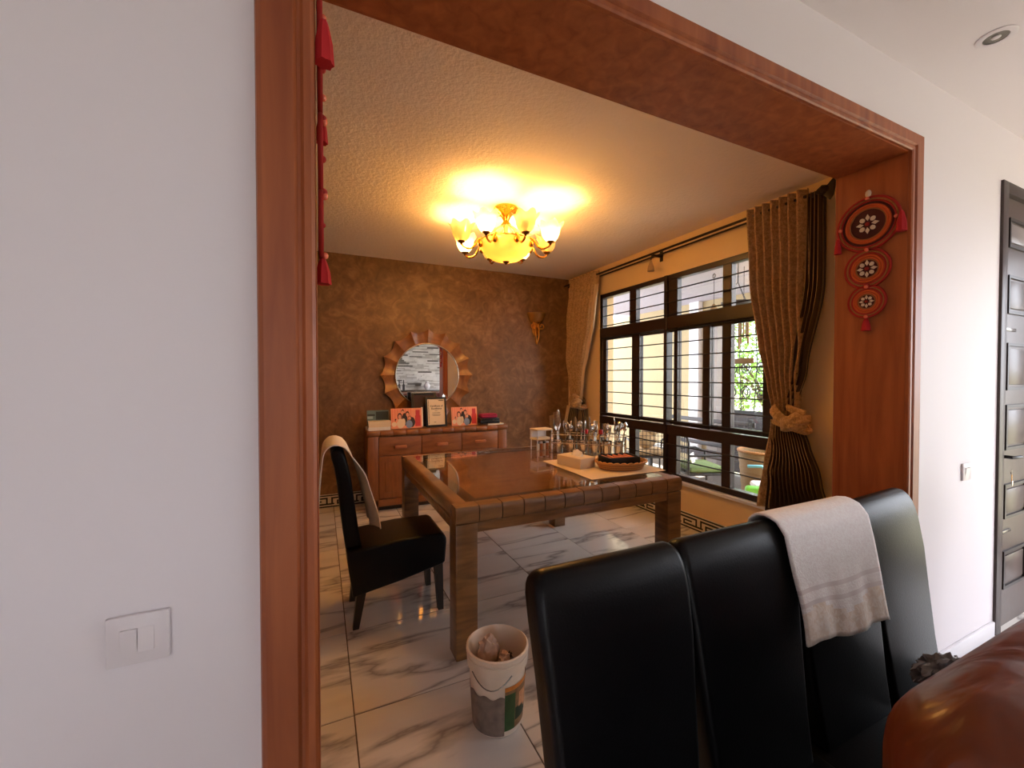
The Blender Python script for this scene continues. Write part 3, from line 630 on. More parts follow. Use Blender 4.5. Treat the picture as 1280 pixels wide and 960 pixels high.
# crumpled plastic bag on the last chair
rb = random.Random(3)
def crumple(bm, sx, sy, sz, seed, sub=4, amp=.22):
    r = bmesh.ops.create_icosphere(bm, subdivisions=sub, radius=1); rr = random.Random(seed)
    dirs = [(Vector((rr.gauss(0, 1), rr.gauss(0, 1), rr.gauss(0, 1))).normalized(), rr.uniform(-1, 1) * amp, rr.uniform(4, 12)) for _ in range(22)]
    for v in r['verts']:
        n = v.co.normalized(); k = 1
        for d, a, fq in dirs: k += a * abs(math.sin(n.dot(d) * fq)) * .6
        v.co = Vector((n.x * sx * k, n.y * sy * k, max(n.z * sz * k, -sz * .9)))
    return bm
pbag = ob('plastic_bag', crumple(BM(), .15, .06, .08, 8, 4, .17), 'bag_grey', None, (1.535, .515, .575), (0, 0.1, -.3), 25)
tag(pbag, 'crumpled dark grey plastic bag on the seat beside the brown sofa', 'bag')

# ------------------------------------------------------------------ brown leather sofa
sf = thing('sofa', 'brown leather sofa with puffy back in the foreground corner', 'sofa', (1.72, -.2, 0))
def puff(bm, x0, x1, y0, y1, z0, z1, bev, seg=6): return box(bm, x0, x1, y0, y1, z0, z1, bev=bev, seg=seg)
ob('backrest', puff(BM(), -1.145, 1.2, .02, .48, .56, 1.03, .11, 8), 'brown_leather', sf, smooth=80)
ob('lower_back', puff(BM(), -1.12, 1.18, .06, .28, .1, .5, .05, 4), 'brown_leather', sf, smooth=80)
ob('piping', tube(BM(), [(-1.12, .08, .66), (-1.118, .06, .82), (-1.113, .09, .955), (-1.102, .15, 1.006), (-1.10, .25, 1.015), (-1.103, .34, 1.004), (-1.116, .42, .955), (-1.118, .445, .82), (-1.12, .43, .66)], .006, 8), 'brown_leather', sf, smooth=80)
ob('seat', puff(BM(), -1.0, 1.06, -.68, .1, .12, .46, .08, 5), 'brown_leather', sf, smooth=80)
for s in (0, 1): ob('armrest', puff(BM(), -1.14 + s * 2.12, -.92 + s * 2.12, -.72, .1, .1, .62, .09, 5), 'brown_leather', sf, smooth=80)
for x in (-1.0, 1.05):
    for y in (-.62, .2): bx('foot', (x - .03, x + .03, y - .03, y + .03, 0, .12), 'chair_leg', sf)

# ------------------------------------------------------------------ bucket with rags
bu = thing('plastic_bucket', 'dirty white plastic bucket with torn green label beside the table leg', 'bucket', (.640, 1.525, 0))
ob('bucket_body', lathe(BM(), [(0, .004), (.096, .004), (.100, .01), (.1075, .15), (.117, .285), (.121, .287), (.126, .296), (.125, .31), (.119, .314), (.114, .306), (.104, .15), (.096, .014), (0, .014)], 40), 'bucket_plastic', bu, smooth=40)
ob('rim_band', lathe(BM(), [(.1165, .245), (.1215, .246), (.1235, .284), (.1175, .287)], 40), 'bucket_plastic', bu, smooth=40)
def band(a0, a1, z0, z1, off, n=16, wav=0):
    bm = BM(); rad = lambda z: .100 + (z - .01) / .275 * .017 + off
    grid(bm, n, 4, lambda u, v: ((rad(z0 + (z1 - z0) * v)) * math.cos(a0 + (a1 - a0) * u), (rad(z0 + (z1 - z0) * v)) * math.sin(a0 + (a1 - a0) * u), z0 + (z1 - z0) * v + (wav * math.sin(u * 22) * (v == 1)))); return bm
A = lambda d: math.radians(d)
ob('dirt_smear', band(A(150), A(262), .012, .165, .0012, 24, .006), 'bucket_dirt', bu, smooth=60)
lb = ob('paper_label', band(A(262), A(380), .03, .205, .0015, 24), 'label_brown', bu, smooth=60)
ob('label_stripe', band(A(262), A(380), .188, .205, .0022, 24), 'label_orange', lb, smooth=60); ob('label_strip', band(A(262), A(286), .03, .175, .0022), 'label_green', lb, smooth=60)
ob('label_patch', band(A(287), A(332), .06, .11, .0024), 'label_dark', lb, smooth=60); ob('label_patch', band(A(296), A(322), .105, .165, .0026), 'label_flesh', lb, smooth=60); ob('label_patch', band(A(312), A(336), .09, .112, .0028), 'label_flesh', lb, smooth=60)
ob('label_patch', band(A(336), A(378), .05, .175, .0023), 'label_green', lb, smooth=60)
ob('wire_handle', tube(BM(), [(.131 * math.cos(A(200 + k * 6)), .131 * math.sin(A(200 + k * 6)), .26 - .05 * math.sin(k / 12 * PI) ) for k in range(13)], .002, 6), 'chrome_dark', bu, smooth=60)
rg = ob('rag', crumple(BM(), .042, .034, .085, 11, 3, .2), 'rag_grey', None, (.612, 1.55, .262), (.3, -.25, .2), 20); tag(rg, 'tall crumpled beige rag sticking up inside the bucket', 'rag', 'rags in the bucket')
rg = ob('rag', crumple(BM(), .045, .03, .03, 12, 3, .15), 'rag_grey', None, (.668, 1.525, .242), (.1, .3, .9), 20); tag(rg, 'small flat grey rag lying low inside the bucket', 'rag', 'rags in the bucket')
rg = ob('rag', crumple(BM(), .026, .02, .025, 13, 3, .3), 'rag_dark', None, (.71, 1.555, .225), (0, 0, .4), 20); tag(rg, 'dark brown scrap of rag by the inner wall of the bucket', 'rag', 'rags in the bucket')
ob('filling', cap(BM(), .1, .20, 24), 'bucket_dirt', bu)

# ------------------------------------------------------------------ buffet
BX0, BX1, BYF, BH = 0.425, 1.965, 4.40, 0.832
bf = thing('buffet', 'low brown wooden buffet with three drawers against the brown wall', 'sideboard', ((BX0 + BX1) / 2, 4.585, 0))
bhw = (BX1 - BX0) / 2; fy = BYF - 4.585; by = .19
bx('carcass', (-bhw + .02, bhw - .02, fy + .02, by, .09, .77), 'buffet_wood_v', bf)
bx('plinth', (-bhw + .03, bhw - .03, fy + .05, by, 0, .09), 'table_border', bf); bx('base_rail', (-bhw + .005, bhw - .005, fy, by, .05, .12), 'buffet_wood', bf, bev=.004)
for s in (-1, 1): bx('corner_post', (*sorted((s * bhw, s * (bhw - .105))), fy, by, .0, .775), 'buffet_wood_v', bf, bev=.004)
bx('top_board', (-bhw - .0, bhw + .0, fy + .03, by + .005, .775, BH), 'buffet_wood', bf, bev=.004)
n = 12; sw = (2 * bhw + .02) / n
tp = [(fy + .05, .775), (fy - .004, .775), (fy - .014, .785), (fy - .017, .803), (fy - .014, .821), (fy - .004, BH), (fy + .05, BH + .0006)]
me = mesh('rim_segment', prism(BM(), tp, 'x', .0012, sw - .0012, bev=.002, seg=1), 'buffet_wood', 50)
for k in range(n): link('rim_segment', me, bf, (-bhw - .01 + k * sw, 0, 0))
dw = (2 * bhw - .21) / 3
for k in range(3):
    x0 = -bhw + .105 + k * dw + .006; x1 = x0 + dw - .012
    d = bx('drawer', (x0, x1, fy + .004, fy + .03, .575, .762), 'buffet_wood', bf, bev=.003)
    bx('handle', ((x0 + x1) / 2 - .063, (x0 + x1) / 2 + .063, fy - .022, fy + .006, .638, .672), 'handle_wood', d, bev=.008, seg=3)
    d = ob('door', box(box(BM(), x0, x1, fy + .004, fy + .03, .13, .565, bev=.003), x0 + .06, x1 - .06, fy - .002, fy + .01, .19, .505, bev=.005), 'buffet_wood_v', bf, smooth=40)
    bx('handle', (x1 - .03, x1 - .012, fy - .016, fy + .006, .33, .42), 'handle_wood', d, bev=.005)
BT = BH + .001

def mesh_text(name, txt, size, mat, parent, loc, rot=(PI / 2, 0, 0), bold=0.0):
    cu = bpy.data.curves.new(name, 'FONT'); cu.body = txt; cu.size = size; cu.align_x = 'CENTER'; cu.extrude = .0004; cu.offset = bold; cu.resolution_u = 2
    t = bpy.data.objects.new(name, cu); COL.objects.link(t); dg = bpy.context.evaluated_depsgraph_get(); me = bpy.data.meshes.new_from_object(t.evaluated_get(dg)); bpy.data.objects.remove(t)
    me.materials.clear(); me.materials.append(MATS[mat]); return link(name, me, parent, loc, rot)
def ell(bm, cx, cz, rx, rz, y, n=16): bm.faces.new([bm.verts.new((cx + rx * math.cos(2 * PI * k / n), y, cz + rz * math.sin(2 * PI * k / n))) for k in range(n)]); return bm
def photo(label, x, y, w, h, tilt, rz=0, edge=True):
    t = thing('photo_print', label, 'photo', (x, y, BT), rz, 'family photos on the buffet')
    p = link('print_board', mesh('print_board', box(BM(), -w / 2, w / 2, -.004, .004, 0, h), 'print_pink'), t, (0, 0, 0), (tilt, 0, 0))
    def flat(nm, mat, shapes, d):
        bm = BM()
        for s in shapes: ell(bm, (s[0] - .5) * w, s[1] * h, s[2] * w, s[3] * h, -.0045 - d * .0004)
        ob(nm, bm, mat, p)
    bm = BM()
    for k in range(8): box(bm, (-.5 + .03 + k * .085) * w, (-.5 + .06 + k * .085) * w, -.0047, -.004, .3 * h, .98 * h)
    ob('print_stripes', bm, 'print_stripe', p)
    bm = box(BM(), .28 * w, .46 * w, -.0049, -.004, .08 * h, .62 * h); box(bm, .3 * w, .44 * w, -.0049, -.004, .62 * h, .9 * h); ob('print_drape', bm, 'print_red', p)
    flat('print_hair', 'hair_dark', [(.38, .86, .045, .09), (.28, .6, .075, .17), (.53, .72, .06, .13), (.15, .43, .03, .06), (.6, .52, .05, .1)], 2)
    flat('print_suits', 'cloth_dark', [(.44, .45, .09, .32), (.66, .3, .12, .26)], 1)
    flat('print_faces', 'skin_tone', [(.38, .82, .035, .075), (.28, .58, .05, .12), (.53, .68, .045, .1), (.19, .4, .04, .07), (.6, .5, .045, .09)], 3)
    flat('print_dress', 'cloth_cream', [(.3, .25, .12, .24), (.4, .3, .06, .2), (.1, .22, .08, .12)], 3); flat('print_blue', 'cloth_blue', [(.58, .2, .11, .2)], 4)
    if edge: bx('backing_edge', (w / 2 - .003, w / 2 + .016, .002, .008, .01, h + .006), 'white_paper', p)
    return t
photo('family photo print at the left beside the certificate on the buffet', .835, 4.50, .325, .215, -.12)
photo('family photo print at the right beside the magenta pouch on the buffet', 1.487, 4.50, .305, .21, -.12, 0, False)
ct = thing('certificate_frame', 'black framed certificate standing in front of the round mirror', 'picture frame', (1.163, 4.50, BT), .05)
cf = link('tilted_frame', None, ct, (0, 0, 0), (-.14, 0, 0)); cf.name = 'stand'
for d in ((-.118, -.098, 0, .33), (.098, .118, 0, .33), (-.098, .098, 0, .022), (-.098, .098, .308, .33)): bx('frame_bar', (d[0], d[1], -.012, .008, d[2], d[3]), 'frame_black', cf, bev=.002)
pp = bx('paper', (-.098, .098, -.002, .004, .022, .308), 'cream_paper', cf)
mesh_text('lettering', 'Certificate of', .027, 'ink', pp, (.005, -.0026, .222), bold=.0006); mesh_text('lettering', 'Excellence', .028, 'ink', pp, (.005, -.0026, .193), bold=.0006)
bm = BM()
for z, w in ((.175, .03), (.155, .09), (.143, .09), (.13, .1), (.122, .08)): box(bm, -w / 2, w / 2, -.0026, -.002, z, z + .003)
box(bm, .03, .085, -.0026, -.002, .286, .294); box(bm, -.03, -.005, -.0026, -.002, .05, .054)
ob('fine_print', bm, 'ink', pp)
bm = BM()
for k in range(22): box(bm, -.088, -.080, -.0026, -.002, .035 + k * .012, .042 + k * .012)
ob('spiral_edge', bm, 'ink', pp)
bp = thing('picture_frame', 'dark brown picture frame leaning behind the certificate', 'picture frame', (1.05, 4.60, BT), 0)
st = link('stand', None, bp, (0, 0, 0), (-.12, 0, 0))
for d in ((-.14, -.115, 0, .375), (.115, .14, 0, .375), (-.115, .115, 0, .025), (-.115, .115, .35, .375)): bx('frame_bar', (d[0], d[1], -.012, .01, d[2], d[3]), 'frame_black', st, bev=.002)
bx('backing', (-.115, .115, -.002, .006, .025, .35), 'frame_brown', st)
bx('top_edge', (-.14, .14, -.0125, .0105, .375, .381), 'mirror_rim', st)
pc = thing('landscape_postcard', 'dark teal landscape picture leaning at the left end of the buffet', 'picture', (.545, 4.545, BT), 0)
st = link('stand', None, pc, (0, 0, 0), (-.1, 0, 0))
bx('card', (-.11, .11, -.003, .003, 0, .2), 'teal_print', st)
bm = BM(); box(bm, -.02, .108, -.0036, -.003, .1, .185); box(bm, -.105, -.03, -.0036, -.003, .14, .16); ob('print_trees', bm, 'teal_dark', st); bx('print_water', (-.105, -.05, -.0036, -.003, .112, .138), 'sky_print', st)
for k, (z, hgt, c, lab) in enumerate(((0, .034, 'white_paper', 'white paper box lying at the bottom of the stack on the left of the buffet'), (.0345, .014, 'cream_paper', 'thin cream booklet in the middle of the stack under the landscape picture'), (.049, .045, 'cream_paper', 'thick cream book on top of the stack under the landscape picture'))):
    t = thing('book', lab, 'book', (.545 + .002 * k, 4.475, BT + z), 0, 'stack at the left end of the buffet')
    bx('pages', (-.105, .105, -.05, .05, .002, hgt - .002), 'white_paper', t); bx('cover', (-.11, .11, -.052, .055, 0, .002), c, t); bx('cover', (-.11, .11, -.052, .055, hgt - .002, hgt), c, t); bx('spine', (-.11, .11, -.055, -.052, 0, hgt), c, t)
pn = ob('cup', lathe(BM(), [(0, 0), (.016, 0), (.02, .04), (.018, .04), (.014, .006), (0, .006)], 16), 'white_paper', None, (.435, 4.50, BT), smooth=40); tag(pn, 'tiny pale cup at the left edge of the buffet', 'cup')
nb = thing('notepad', 'white notepad under the black box on the right of the buffet', 'notepad', (1.83, 4.48, BT), .05); bx('pages', (-.1, .1, -.07, .07, .0, .012), 'white_paper', nb); bx('cover', (-.1, .1, -.07, .07, .012, .016), 'cream_paper', nb)
tr2 = thing('black_case', 'flat black case stacked under the magenta pouch on the buffet', 'case', (1.775, 4.485, BT + .0165), -.03); bx('case_body', (-.125, .11, -.075, .075, 0, .035), 'plastic_black', tr2, bev=.006); bx('case_lid', (-.124, .109, -.074, .074, .036, .06), 'plastic_black', tr2, bev=.006); bx('clasp', (.03, .06, -.079, -.073, .028, .042), 'chrome_dark', tr2)
mg = thing('magenta_pouch', 'magenta cloth pouch on top of the black case on the buffet', 'pouch', (1.765, 4.485, BT + .077)); bx('pouch_body', (-.105, .10, -.06, .06, 0, .05), 'magenta_cloth', mg, bev=.02, seg=4); ob('zip', tube(BM(), [(-.085, -.058, .035), (.08, -.058, .035)], .003, 6), 'hang_maroon', mg)

# ------------------------------------------------------------------ sunburst mirror
mr = thing('round_mirror', 'round mirror in a scalloped wooden sunburst frame on the brown wall', 'mirror', (1.127, YB, 1.405))
ob('mirror_disc', (lambda bm: (lathe(bm, [(.362, -.0), (.362, .02)], 64), cap(bm, .362, .021, 64), bm)[2])(BM()), 'mirror_glass', mr, (0, -.012, 0), (PI / 2, 0, 0))
ob('mirror_rim', tube(BM(), [(.366 * math.cos(a * PI / 32), -.036, .366 * math.sin(a * PI / 32)) for a in range(64)], .008, 8, True), 'mirror_rim', mr, smooth=60)
def petal():
    bm = BM(); n = 8; A = PI / 8
    def P(u, v):
        a = (u - .5) * A; e = abs(u - .5) * 2; ro = .492 + .04 * e ** 2; r = .362 + (ro - .362) * v; d = .020 + .042 * e ** 2 * (.35 + .65 * v) + .006 * v
        return r * math.cos(a), r * math.sin(a), d
    F = [[bm.verts.new((P(i / n, j / 4)[0], -P(i / n, j / 4)[2], P(i / n, j / 4)[1])) for i in range(n + 1)] for j in range(5)]
    B = [[bm.verts.new((P(i / n, j / 4)[0], -.002, P(i / n, j / 4)[1])) for i in range(n + 1)] for j in (0, 4)]
    for j in range(4):
        for i in range(n): bm.faces.new((F[j][i], F[j][i + 1], F[j + 1][i + 1], F[j + 1][i]))
    for i in range(n): bm.faces.new((F[4][i], F[4][i + 1], B[1][i + 1], B[1][i])); bm.faces.new((F[0][i], F[0][i + 1], B[0][i + 1], B[0][i]))
    for s in (0, n): bm.faces.new((F[0][s], F[1][s], F[2][s], F[3][s], F[4][s], B[1][s], B[0][s]))
    return mesh('petal', bm, 'petal_wood', 30)
pm = petal()
for k in range(16): link('petal', pm, mr, (0, 0, 0), (0, -(k + .5) * PI / 8, 0))

# ------------------------------------------------------------------ wall sconce
sc = thing('wall_sconce', 'amber glass half-bowl wall lamp with gold scrolls on the brown wall', 'wall lamp', (2.555, YB, 1.81))
bm = BM()
def sh(u, v):
    a = PI + PI * u; z = .28 + .125 * v; r = (.075 + .05 * v ** .8); return (r * math.cos(a), r * math.sin(a) * .9 - .004, z)
ob('lamp_shade', grid(bm, 20, 6, sh), 'sconce_glass', sc, smooth=60); solid(sc.children[0], .004)
ob('back_plate', ball(BM(), (0, -.008, .2), .06, 2, (1, .2, 1.6)), 'gold', sc, smooth=60)
ob('stem', tube(BM(), [(-.02, -.03, .26), (-.028, -.04, .15), (-.012, -.035, .02), (.004, -.03, 0)], [.012, .014, .01, .005], 8), 'gold', sc, smooth=60); ob('stem', tube(BM(), [(.02, -.03, .26), (.02, -.045, .16), (.028, -.035, .09), (.0, -.03, .005)], [.012, .013, .011, .005], 8), 'gold', sc, smooth=60)
for sx in (-1, 1):
    ob('scroll', tube(BM(), [(sx * (.058 + .05 * (1 - t / 22) * math.cos(t * .5 + 2)), -.05, .235 + .05 * (1 - t / 22) * math.sin(t * .5 + 2)) for t in range(18)], .009, 8), 'gold', sc, smooth=60)
ob('leaf_band', tube(BM(), [(-.07, -.05, .28), (-.02, -.075, .25), (.01, -.07, .2), (.02, -.05, .17)], [.012, .016, .014, .006], 8), 'gold', sc, smooth=60)
ob('rosette', ball(BM(), (-.055, -.065, .2), .026, 2), 'gold', sc, smooth=20)

# ------------------------------------------------------------------ chandelier
CHX, CHY = 1.322, 2.97
ch = thing('chandelier', 'brass ceiling chandelier with eight ruffled glass shades, alternate ones lit', 'chandelier', (CHX, CHY, 2.25))
Z = lambda z: z - 2.25
ob('canopy', lathe(BM(), [(.0, Z(2.70)), (.095, Z(2.70)), (.10, Z(2.685)), (.075, Z(2.668)), (.06, Z(2.655)), (.035, Z(2.63)), (.022, Z(2.60)), (.03, Z(2.585)), (.04, Z(2.572)), (.03, Z(2.56)), (.015, Z(2.55)), (.015, Z(2.40)), (0, Z(2.40))], 28), 'brass', ch, smooth=40)
for k in range(8):
    a = k * PI / 4 + .2; ob('canopy_boss', ball(BM(), (.082 * math.cos(a), .082 * math.sin(a), Z(2.677)), .02, 2, (1, 1, .8)), 'brass', ch, smooth=60)
# glass urn of leaves above the bowl
for k in range(10):
    a = k * PI / 5
    def lf(u, v, a=a):
        w = .036 * math.sin(PI * (v * .86 + .1)); r = .03 + .115 * math.sin(v * PI * .6); th = a + (u - .5) * 2 * w / max(r, .03) * .8
        return ((r + .012 * math.cos((u - .5) * PI)) * math.cos(th), (r + .012 * math.cos((u - .5) * PI)) * math.sin(th), Z(2.565 - .145 * v))
    o = ob('urn_leaf', grid(BM(), 6, 8, lf), 'shade_glass', ch, smooth=60)
    ob('leaf_vein', tube(BM(), [lf(0.02, v / 6) for v in range(7)], .0022, 5), 'brass', o)
bo = ob('bowl', lathe(BM(), [(.0, Z(2.283)), (.05, Z(2.285)), (.11, Z(2.303)), (.165, Z(2.342)), (.2, Z(2.392)), (.212, Z(2.425)), (.208, Z(2.43)), (.2, Z(2.43)), (.19, Z(2.392)), (.155, Z(2.348)), (.1, Z(2.312)), (0, Z(2.296))], 48, ruffle=lambda k, a, r, z: (r * (1 + (.02 * math.cos(24 * a) if 4 <= k <= 8 else 0)), z)), 'bowl_glass', ch, smooth=60)
ob('finial', lathe(BM(), [(0, Z(2.262)), (.008, Z(2.264)), (.012, Z(2.272)), (.024, Z(2.28)), (.028, Z(2.286)), (0, Z(2.29))], 16), 'brass_dark', bo, smooth=60)
ob('bowl_ring', tube(BM(), [(.205 * math.cos(a * PI / 24), .205 * math.sin(a * PI / 24), Z(2.433)) for a in range(48)], .006, 6, True), 'brass', bo, smooth=60)
ld = bpy.data.lights.new('bowl_fill_light', 'POINT'); ld.energy = 3; ld.color = (1, 0.58, 0.18); ld.shadow_soft_size = .04; link('bowl_fill_light', ld, ch, (.075, .03, Z(2.40)))  # added fill light in the bowl, for a broad warm glow on the ceiling
shp = [(.016, .0), (.036, .012), (.055, .035), (.066, .062), (.068, .085), (.078, .11), (.092, .13)]
def ruff(k, a, r, z):
    f = max(0, (k - 3) / 3); return r * (1 + .10 * f * math.cos(6 * a)), z + .014 * f * math.cos(6 * a + .6)
shade_me = mesh('shade', lathe(BM(), shp, 48, ruffle=ruff), 'shade_glass', 60)
cup_me = mesh('cup', lathe(BM(), [(0, -.022), (.008, -.02), (.012, -.008), (.026, -.002), (.03, .006), (.018, .008), (0, .008)], 16), 'brass_dark', 50)
bulb_me = mesh('bulb', lathe(BM(), [(.012, .005), (.013, .03), (.02, .05), (.024, .068), (.02, .086), (.008, .096), (0, .097)], 16), 'bulb_lit', 60); bulb_off = mesh('bulb', lathe(BM(), [(.012, .005), (.013, .03), (.02, .05), (.024, .068), (.02, .086), (.008, .096), (0, .097)], 16), 'bulb_off', 60)
for k in range(8):
    a = math.radians(223.3) + k * PI / 4; c, s = math.cos(a), math.sin(a); R0 = .361
    pts = [(.17, 2.43), (.2, 2.445), (.225, 2.43), (.245, 2.40), (.265, 2.37), (.29, 2.352), (.32, 2.352), (.345, 2.362), (.358, 2.378)]
    ob('arm', tube(BM(), [(r * c, r * s, Z(z)) for r, z in pts], [.011, .01, .009, .008, .008, .008, .008, .008, .008], 8), 'brass', ch, smooth=60)
    ob('rosette', ball(BM(), (.208 * c, .208 * s, Z(2.40)), .028, 2, (.8, .8, 1)), 'brass', ch, smooth=30)
    sd = link('shade', shade_me, ch, (R0 * c, R0 * s, Z(2.393)), (0, 0, k * .7)); solid(sd, .002)
    link('cup', cup_me, sd); lit = k % 2 == 0
    link('bulb', bulb_me if lit else bulb_off, sd)
    if lit:
        ld = bpy.data.lights.new('bulb_light', 'POINT'); ld.energy = 50; ld.color = (1, 0.58, 0.19); ld.shadow_soft_size = .028
        link('bulb_light', ld, ch, (R0 * c, R0 * s, Z(2.393) + .055))

# ------------------------------------------------------------------ curtain rod and curtains
rd = thing('curtain_rod', 'dark double curtain rod with bracket and finial above the window', 'curtain rod', (2.955, 3.1, 2.59))
ob('rod', tube(BM(), [(0, -1.46, 0), (0, 1.62, 0)], .011, 10), 'rod_metal', rd, smooth=60); ob('rod', tube(BM(), [(.055, -1.46, -.012), (.055, 1.62, -.012)], .008, 10), 'rod_metal', rd, smooth=60)
for y in (-1.44, .0, 1.5):
    b = bx('bracket', (-.012, .104, y - .012, y + .012, -.03, -.012), 'rod_metal', rd, bev=.003); bx('wall_plate', (.097, .1045, y - .02, y + .02, -.07, .04), 'rod_metal', b, bev=.003)
ob('finial', lathe(BM(), [(.012, 0), (.02, .012), (.034, .04), (.026, .062), (.012, .075), (0, .078)], 16), 'rod_metal', rd, (0, -1.46, 0), (PI / 2, 0, 0), smooth=40)
ob('finial_wing', prism(BM(), [(-1.5, .0), (-1.56, .055), (-1.575, .03), (-1.56, -.05), (-1.54, -.075), (-1.5, -.03)], 'x', -.008, .008, bev=.003, seg=2), 'rod_metal', rd, smooth=40)
ts = thing('rod_tassel', 'small brown tassel hanging from the middle bracket of the curtain rod', 'tassel', (2.94, 3.12, 2.46))
ob('skirt', lathe(BM(), [(0, -.04), (.035, -.04), (.03, .0), (.015, .04), (.012, .06), (.0, .07)], 14, ruffle=lambda k, a, r, z: (r * (1 + .08 * math.cos(10 * a)), z)), 'tan_cloth', ts, smooth=40); ob('cord', tube(BM(), [(0, 0, .06), (.01, 0, .125)], .004, 6), 'rod_metal', ts)

def sheet(zt, zb, cen, wid, folds, amp, nu=120, nv=48, phase=0.0, xo=None, mi=None):
    def fn(u, v):
        z = zt + (zb - zt) * v; c = interp(cen, v); w = interp(wid, v); a = interp(amp, v)
        y = c + (u - .5) * w; x = a * math.sin(u * folds * 2 * PI + phase) + .25 * a * math.sin(u * folds * 4 * PI + v * 2) + (interp(xo, v) if xo else 0)
        return (x, y, z)
    return grid(BM(), nu, nv, fn, mi)
# right curtain
cr1 = thing('curtain', 'brown damask curtain knotted at waist height beside the opening jamb', 'curtain', (2.945, 1.78, .38), group='brown curtains at the window')
zb = .38
o = ob('drape_upper', sheet(2.64 - zb, 1.10 - zb, [(0, .12), (.35, .10), (.75, .055), (1, .03)], [(0, .42), (.3, .40), (.65, .33), (.85, .22), (1, .17)], 7, [(0, .028), (.5, .034), (1, .026)], 160, 60), 'curtain_damask', cr1, smooth=70); solid(o, .004)
o = ob('liner', sheet(2.60 - zb, 1.15 - zb, [(0, -.13), (.4, -.135), (.8, -.06), (1, .0)], [(0, .09), (.5, .10), (1, .06)], 4, [(0, .03), (.5, .03), (1, .02)], 64, 40, xo=[(0, .03), (1, 0)], mi=lambda u, v: int(u * 16) % 2), ['stripe_dark', 'stripe_light'], cr1, smooth=70); solid(o, .003)
o = ob('drape_lower', sheet(1.10 - zb, 0.02, [(0, .03), (.5, -.02), (1, -.06)], [(0, .17), (.25, .24), (.6, .34), (1, .44)], 13, [(0, .02), (.4, .026), (1, .03)], 208, 40, mi=lambda u, v: 1 if (int(u * 52) % 2) else 0), ['stripe_dark', 'stripe_light'], cr1, smooth=70); solid(o, .003)
o = ob('drape_edge', sheet(1.08 - zb, 0.06, [(0, .11), (.5, .14), (1, .175)], [(0, .03), (1, .09)], 1, [(0, .01), (1, .02)], 12, 24, xo=[(0, -.02), (1, -.03)]), 'curtain_damask', cr1, smooth=70); solid(o, .004)
def puff_knot(parent, y, z, flip, seed):
    # cloth wrapped once round the gathers: a slanted band, a puffed end and a short flap
    bm = BM(); n = 40
    def band(u, v):
        a = 2 * PI * u; w = (.055 + .022 * math.sin(a + .4)) * (2 * v - 1); f = .010 * math.sin(v * 9 + a * 1.0) + .016 * (1 - (2 * v - 1) ** 2)
        return ((.082 + f) * math.cos(a), (.105 + f) * math.sin(a), w + flip * .05 * math.sin(a))
    o = ob('tie_band', grid(bm, 48, 12, band), 'curtain_damask', parent, (0, y, z), smooth=80); solid(o, .006)
    bm = ball(BM(), (0, 0, 0), 1, 4); rr = random.Random(seed); ph = rr.random() * 6
    for v in bm.verts:
        c = v.co.copy(); k = 1 + .10 * math.sin(5 * math.atan2(c.z, c.y) + ph + 2 * c.x) + .05 * math.sin(9 * c.z + 3 * c.y + ph)
        v.co = Vector((c.x * .06 * k, c.y * .095 * k, c.z * .062 * k - flip * .25 * c.y * .1))
    ob('knot_puff', bm, 'curtain_damask', parent, (-.085, y - flip * .075, z - .0), smooth=80)
    o = ob('knot_flap', grid(BM(), 12, 14, lambda u, v: (-.075 - .03 * math.sin(PI * u) + .006 * math.sin(14 * u), (-.03 - .12 * v) * flip + .02 * (u - .5), .095 - .07 * v + (u - .5) * (.04 + .07 * v))), 'curtain_damask', parent, (0, y, z), smooth=80); solid(o, .008)
puff_knot(cr1, .0, 1.08 - zb, 1, 2)
# left curtain
cl = thing('curtain', 'brown damask curtain tied in a loose knot in the far corner', 'curtain', (2.945, 4.32, .42), group='brown curtains at the window')
zb = .42
o = ob('drape_upper', sheet(2.63 - zb, 1.10 - zb, [(0, -.06), (.4, .02), (.75, .10), (1, .09)], [(0, .56), (.3, .54), (.6, .42), (.85, .27), (1, .2)], 8, [(0, .03), (.5, .04), (1, .025)], 140, 60, mi=lambda u, v: 1 if (u < .07 and v > .1) else 0), ['curtain_damask', 'curtain_back'], cl, smooth=70); solid(o, .004)
o = ob('drape_lower', sheet(1.10 - zb, 0.02, [(0, .09), (1, .10)], [(0, .2), (.4, .34), (1, .4)], 11, [(0, .02), (1, .03)], 154, 30, mi=lambda u, v: 1 if (int(u * 44) % 2) else 0), ['stripe_dark', 'stripe_light'], cl, smooth=70); solid(o, .003)
puff_knot(cl, .06, 1.06 - zb, 1, 6)
o = ob('pale_tail', grid(BM(), 6, 14, lambda u, v: (-.05 + .01 * math.sin(u * 6), .20 + (u - .5) * .07 * (1 - .3 * v) + .1 * v, 1.02 - zb - .30 * v)), 'curtain_back', cl, smooth=80); solid(o, .004)

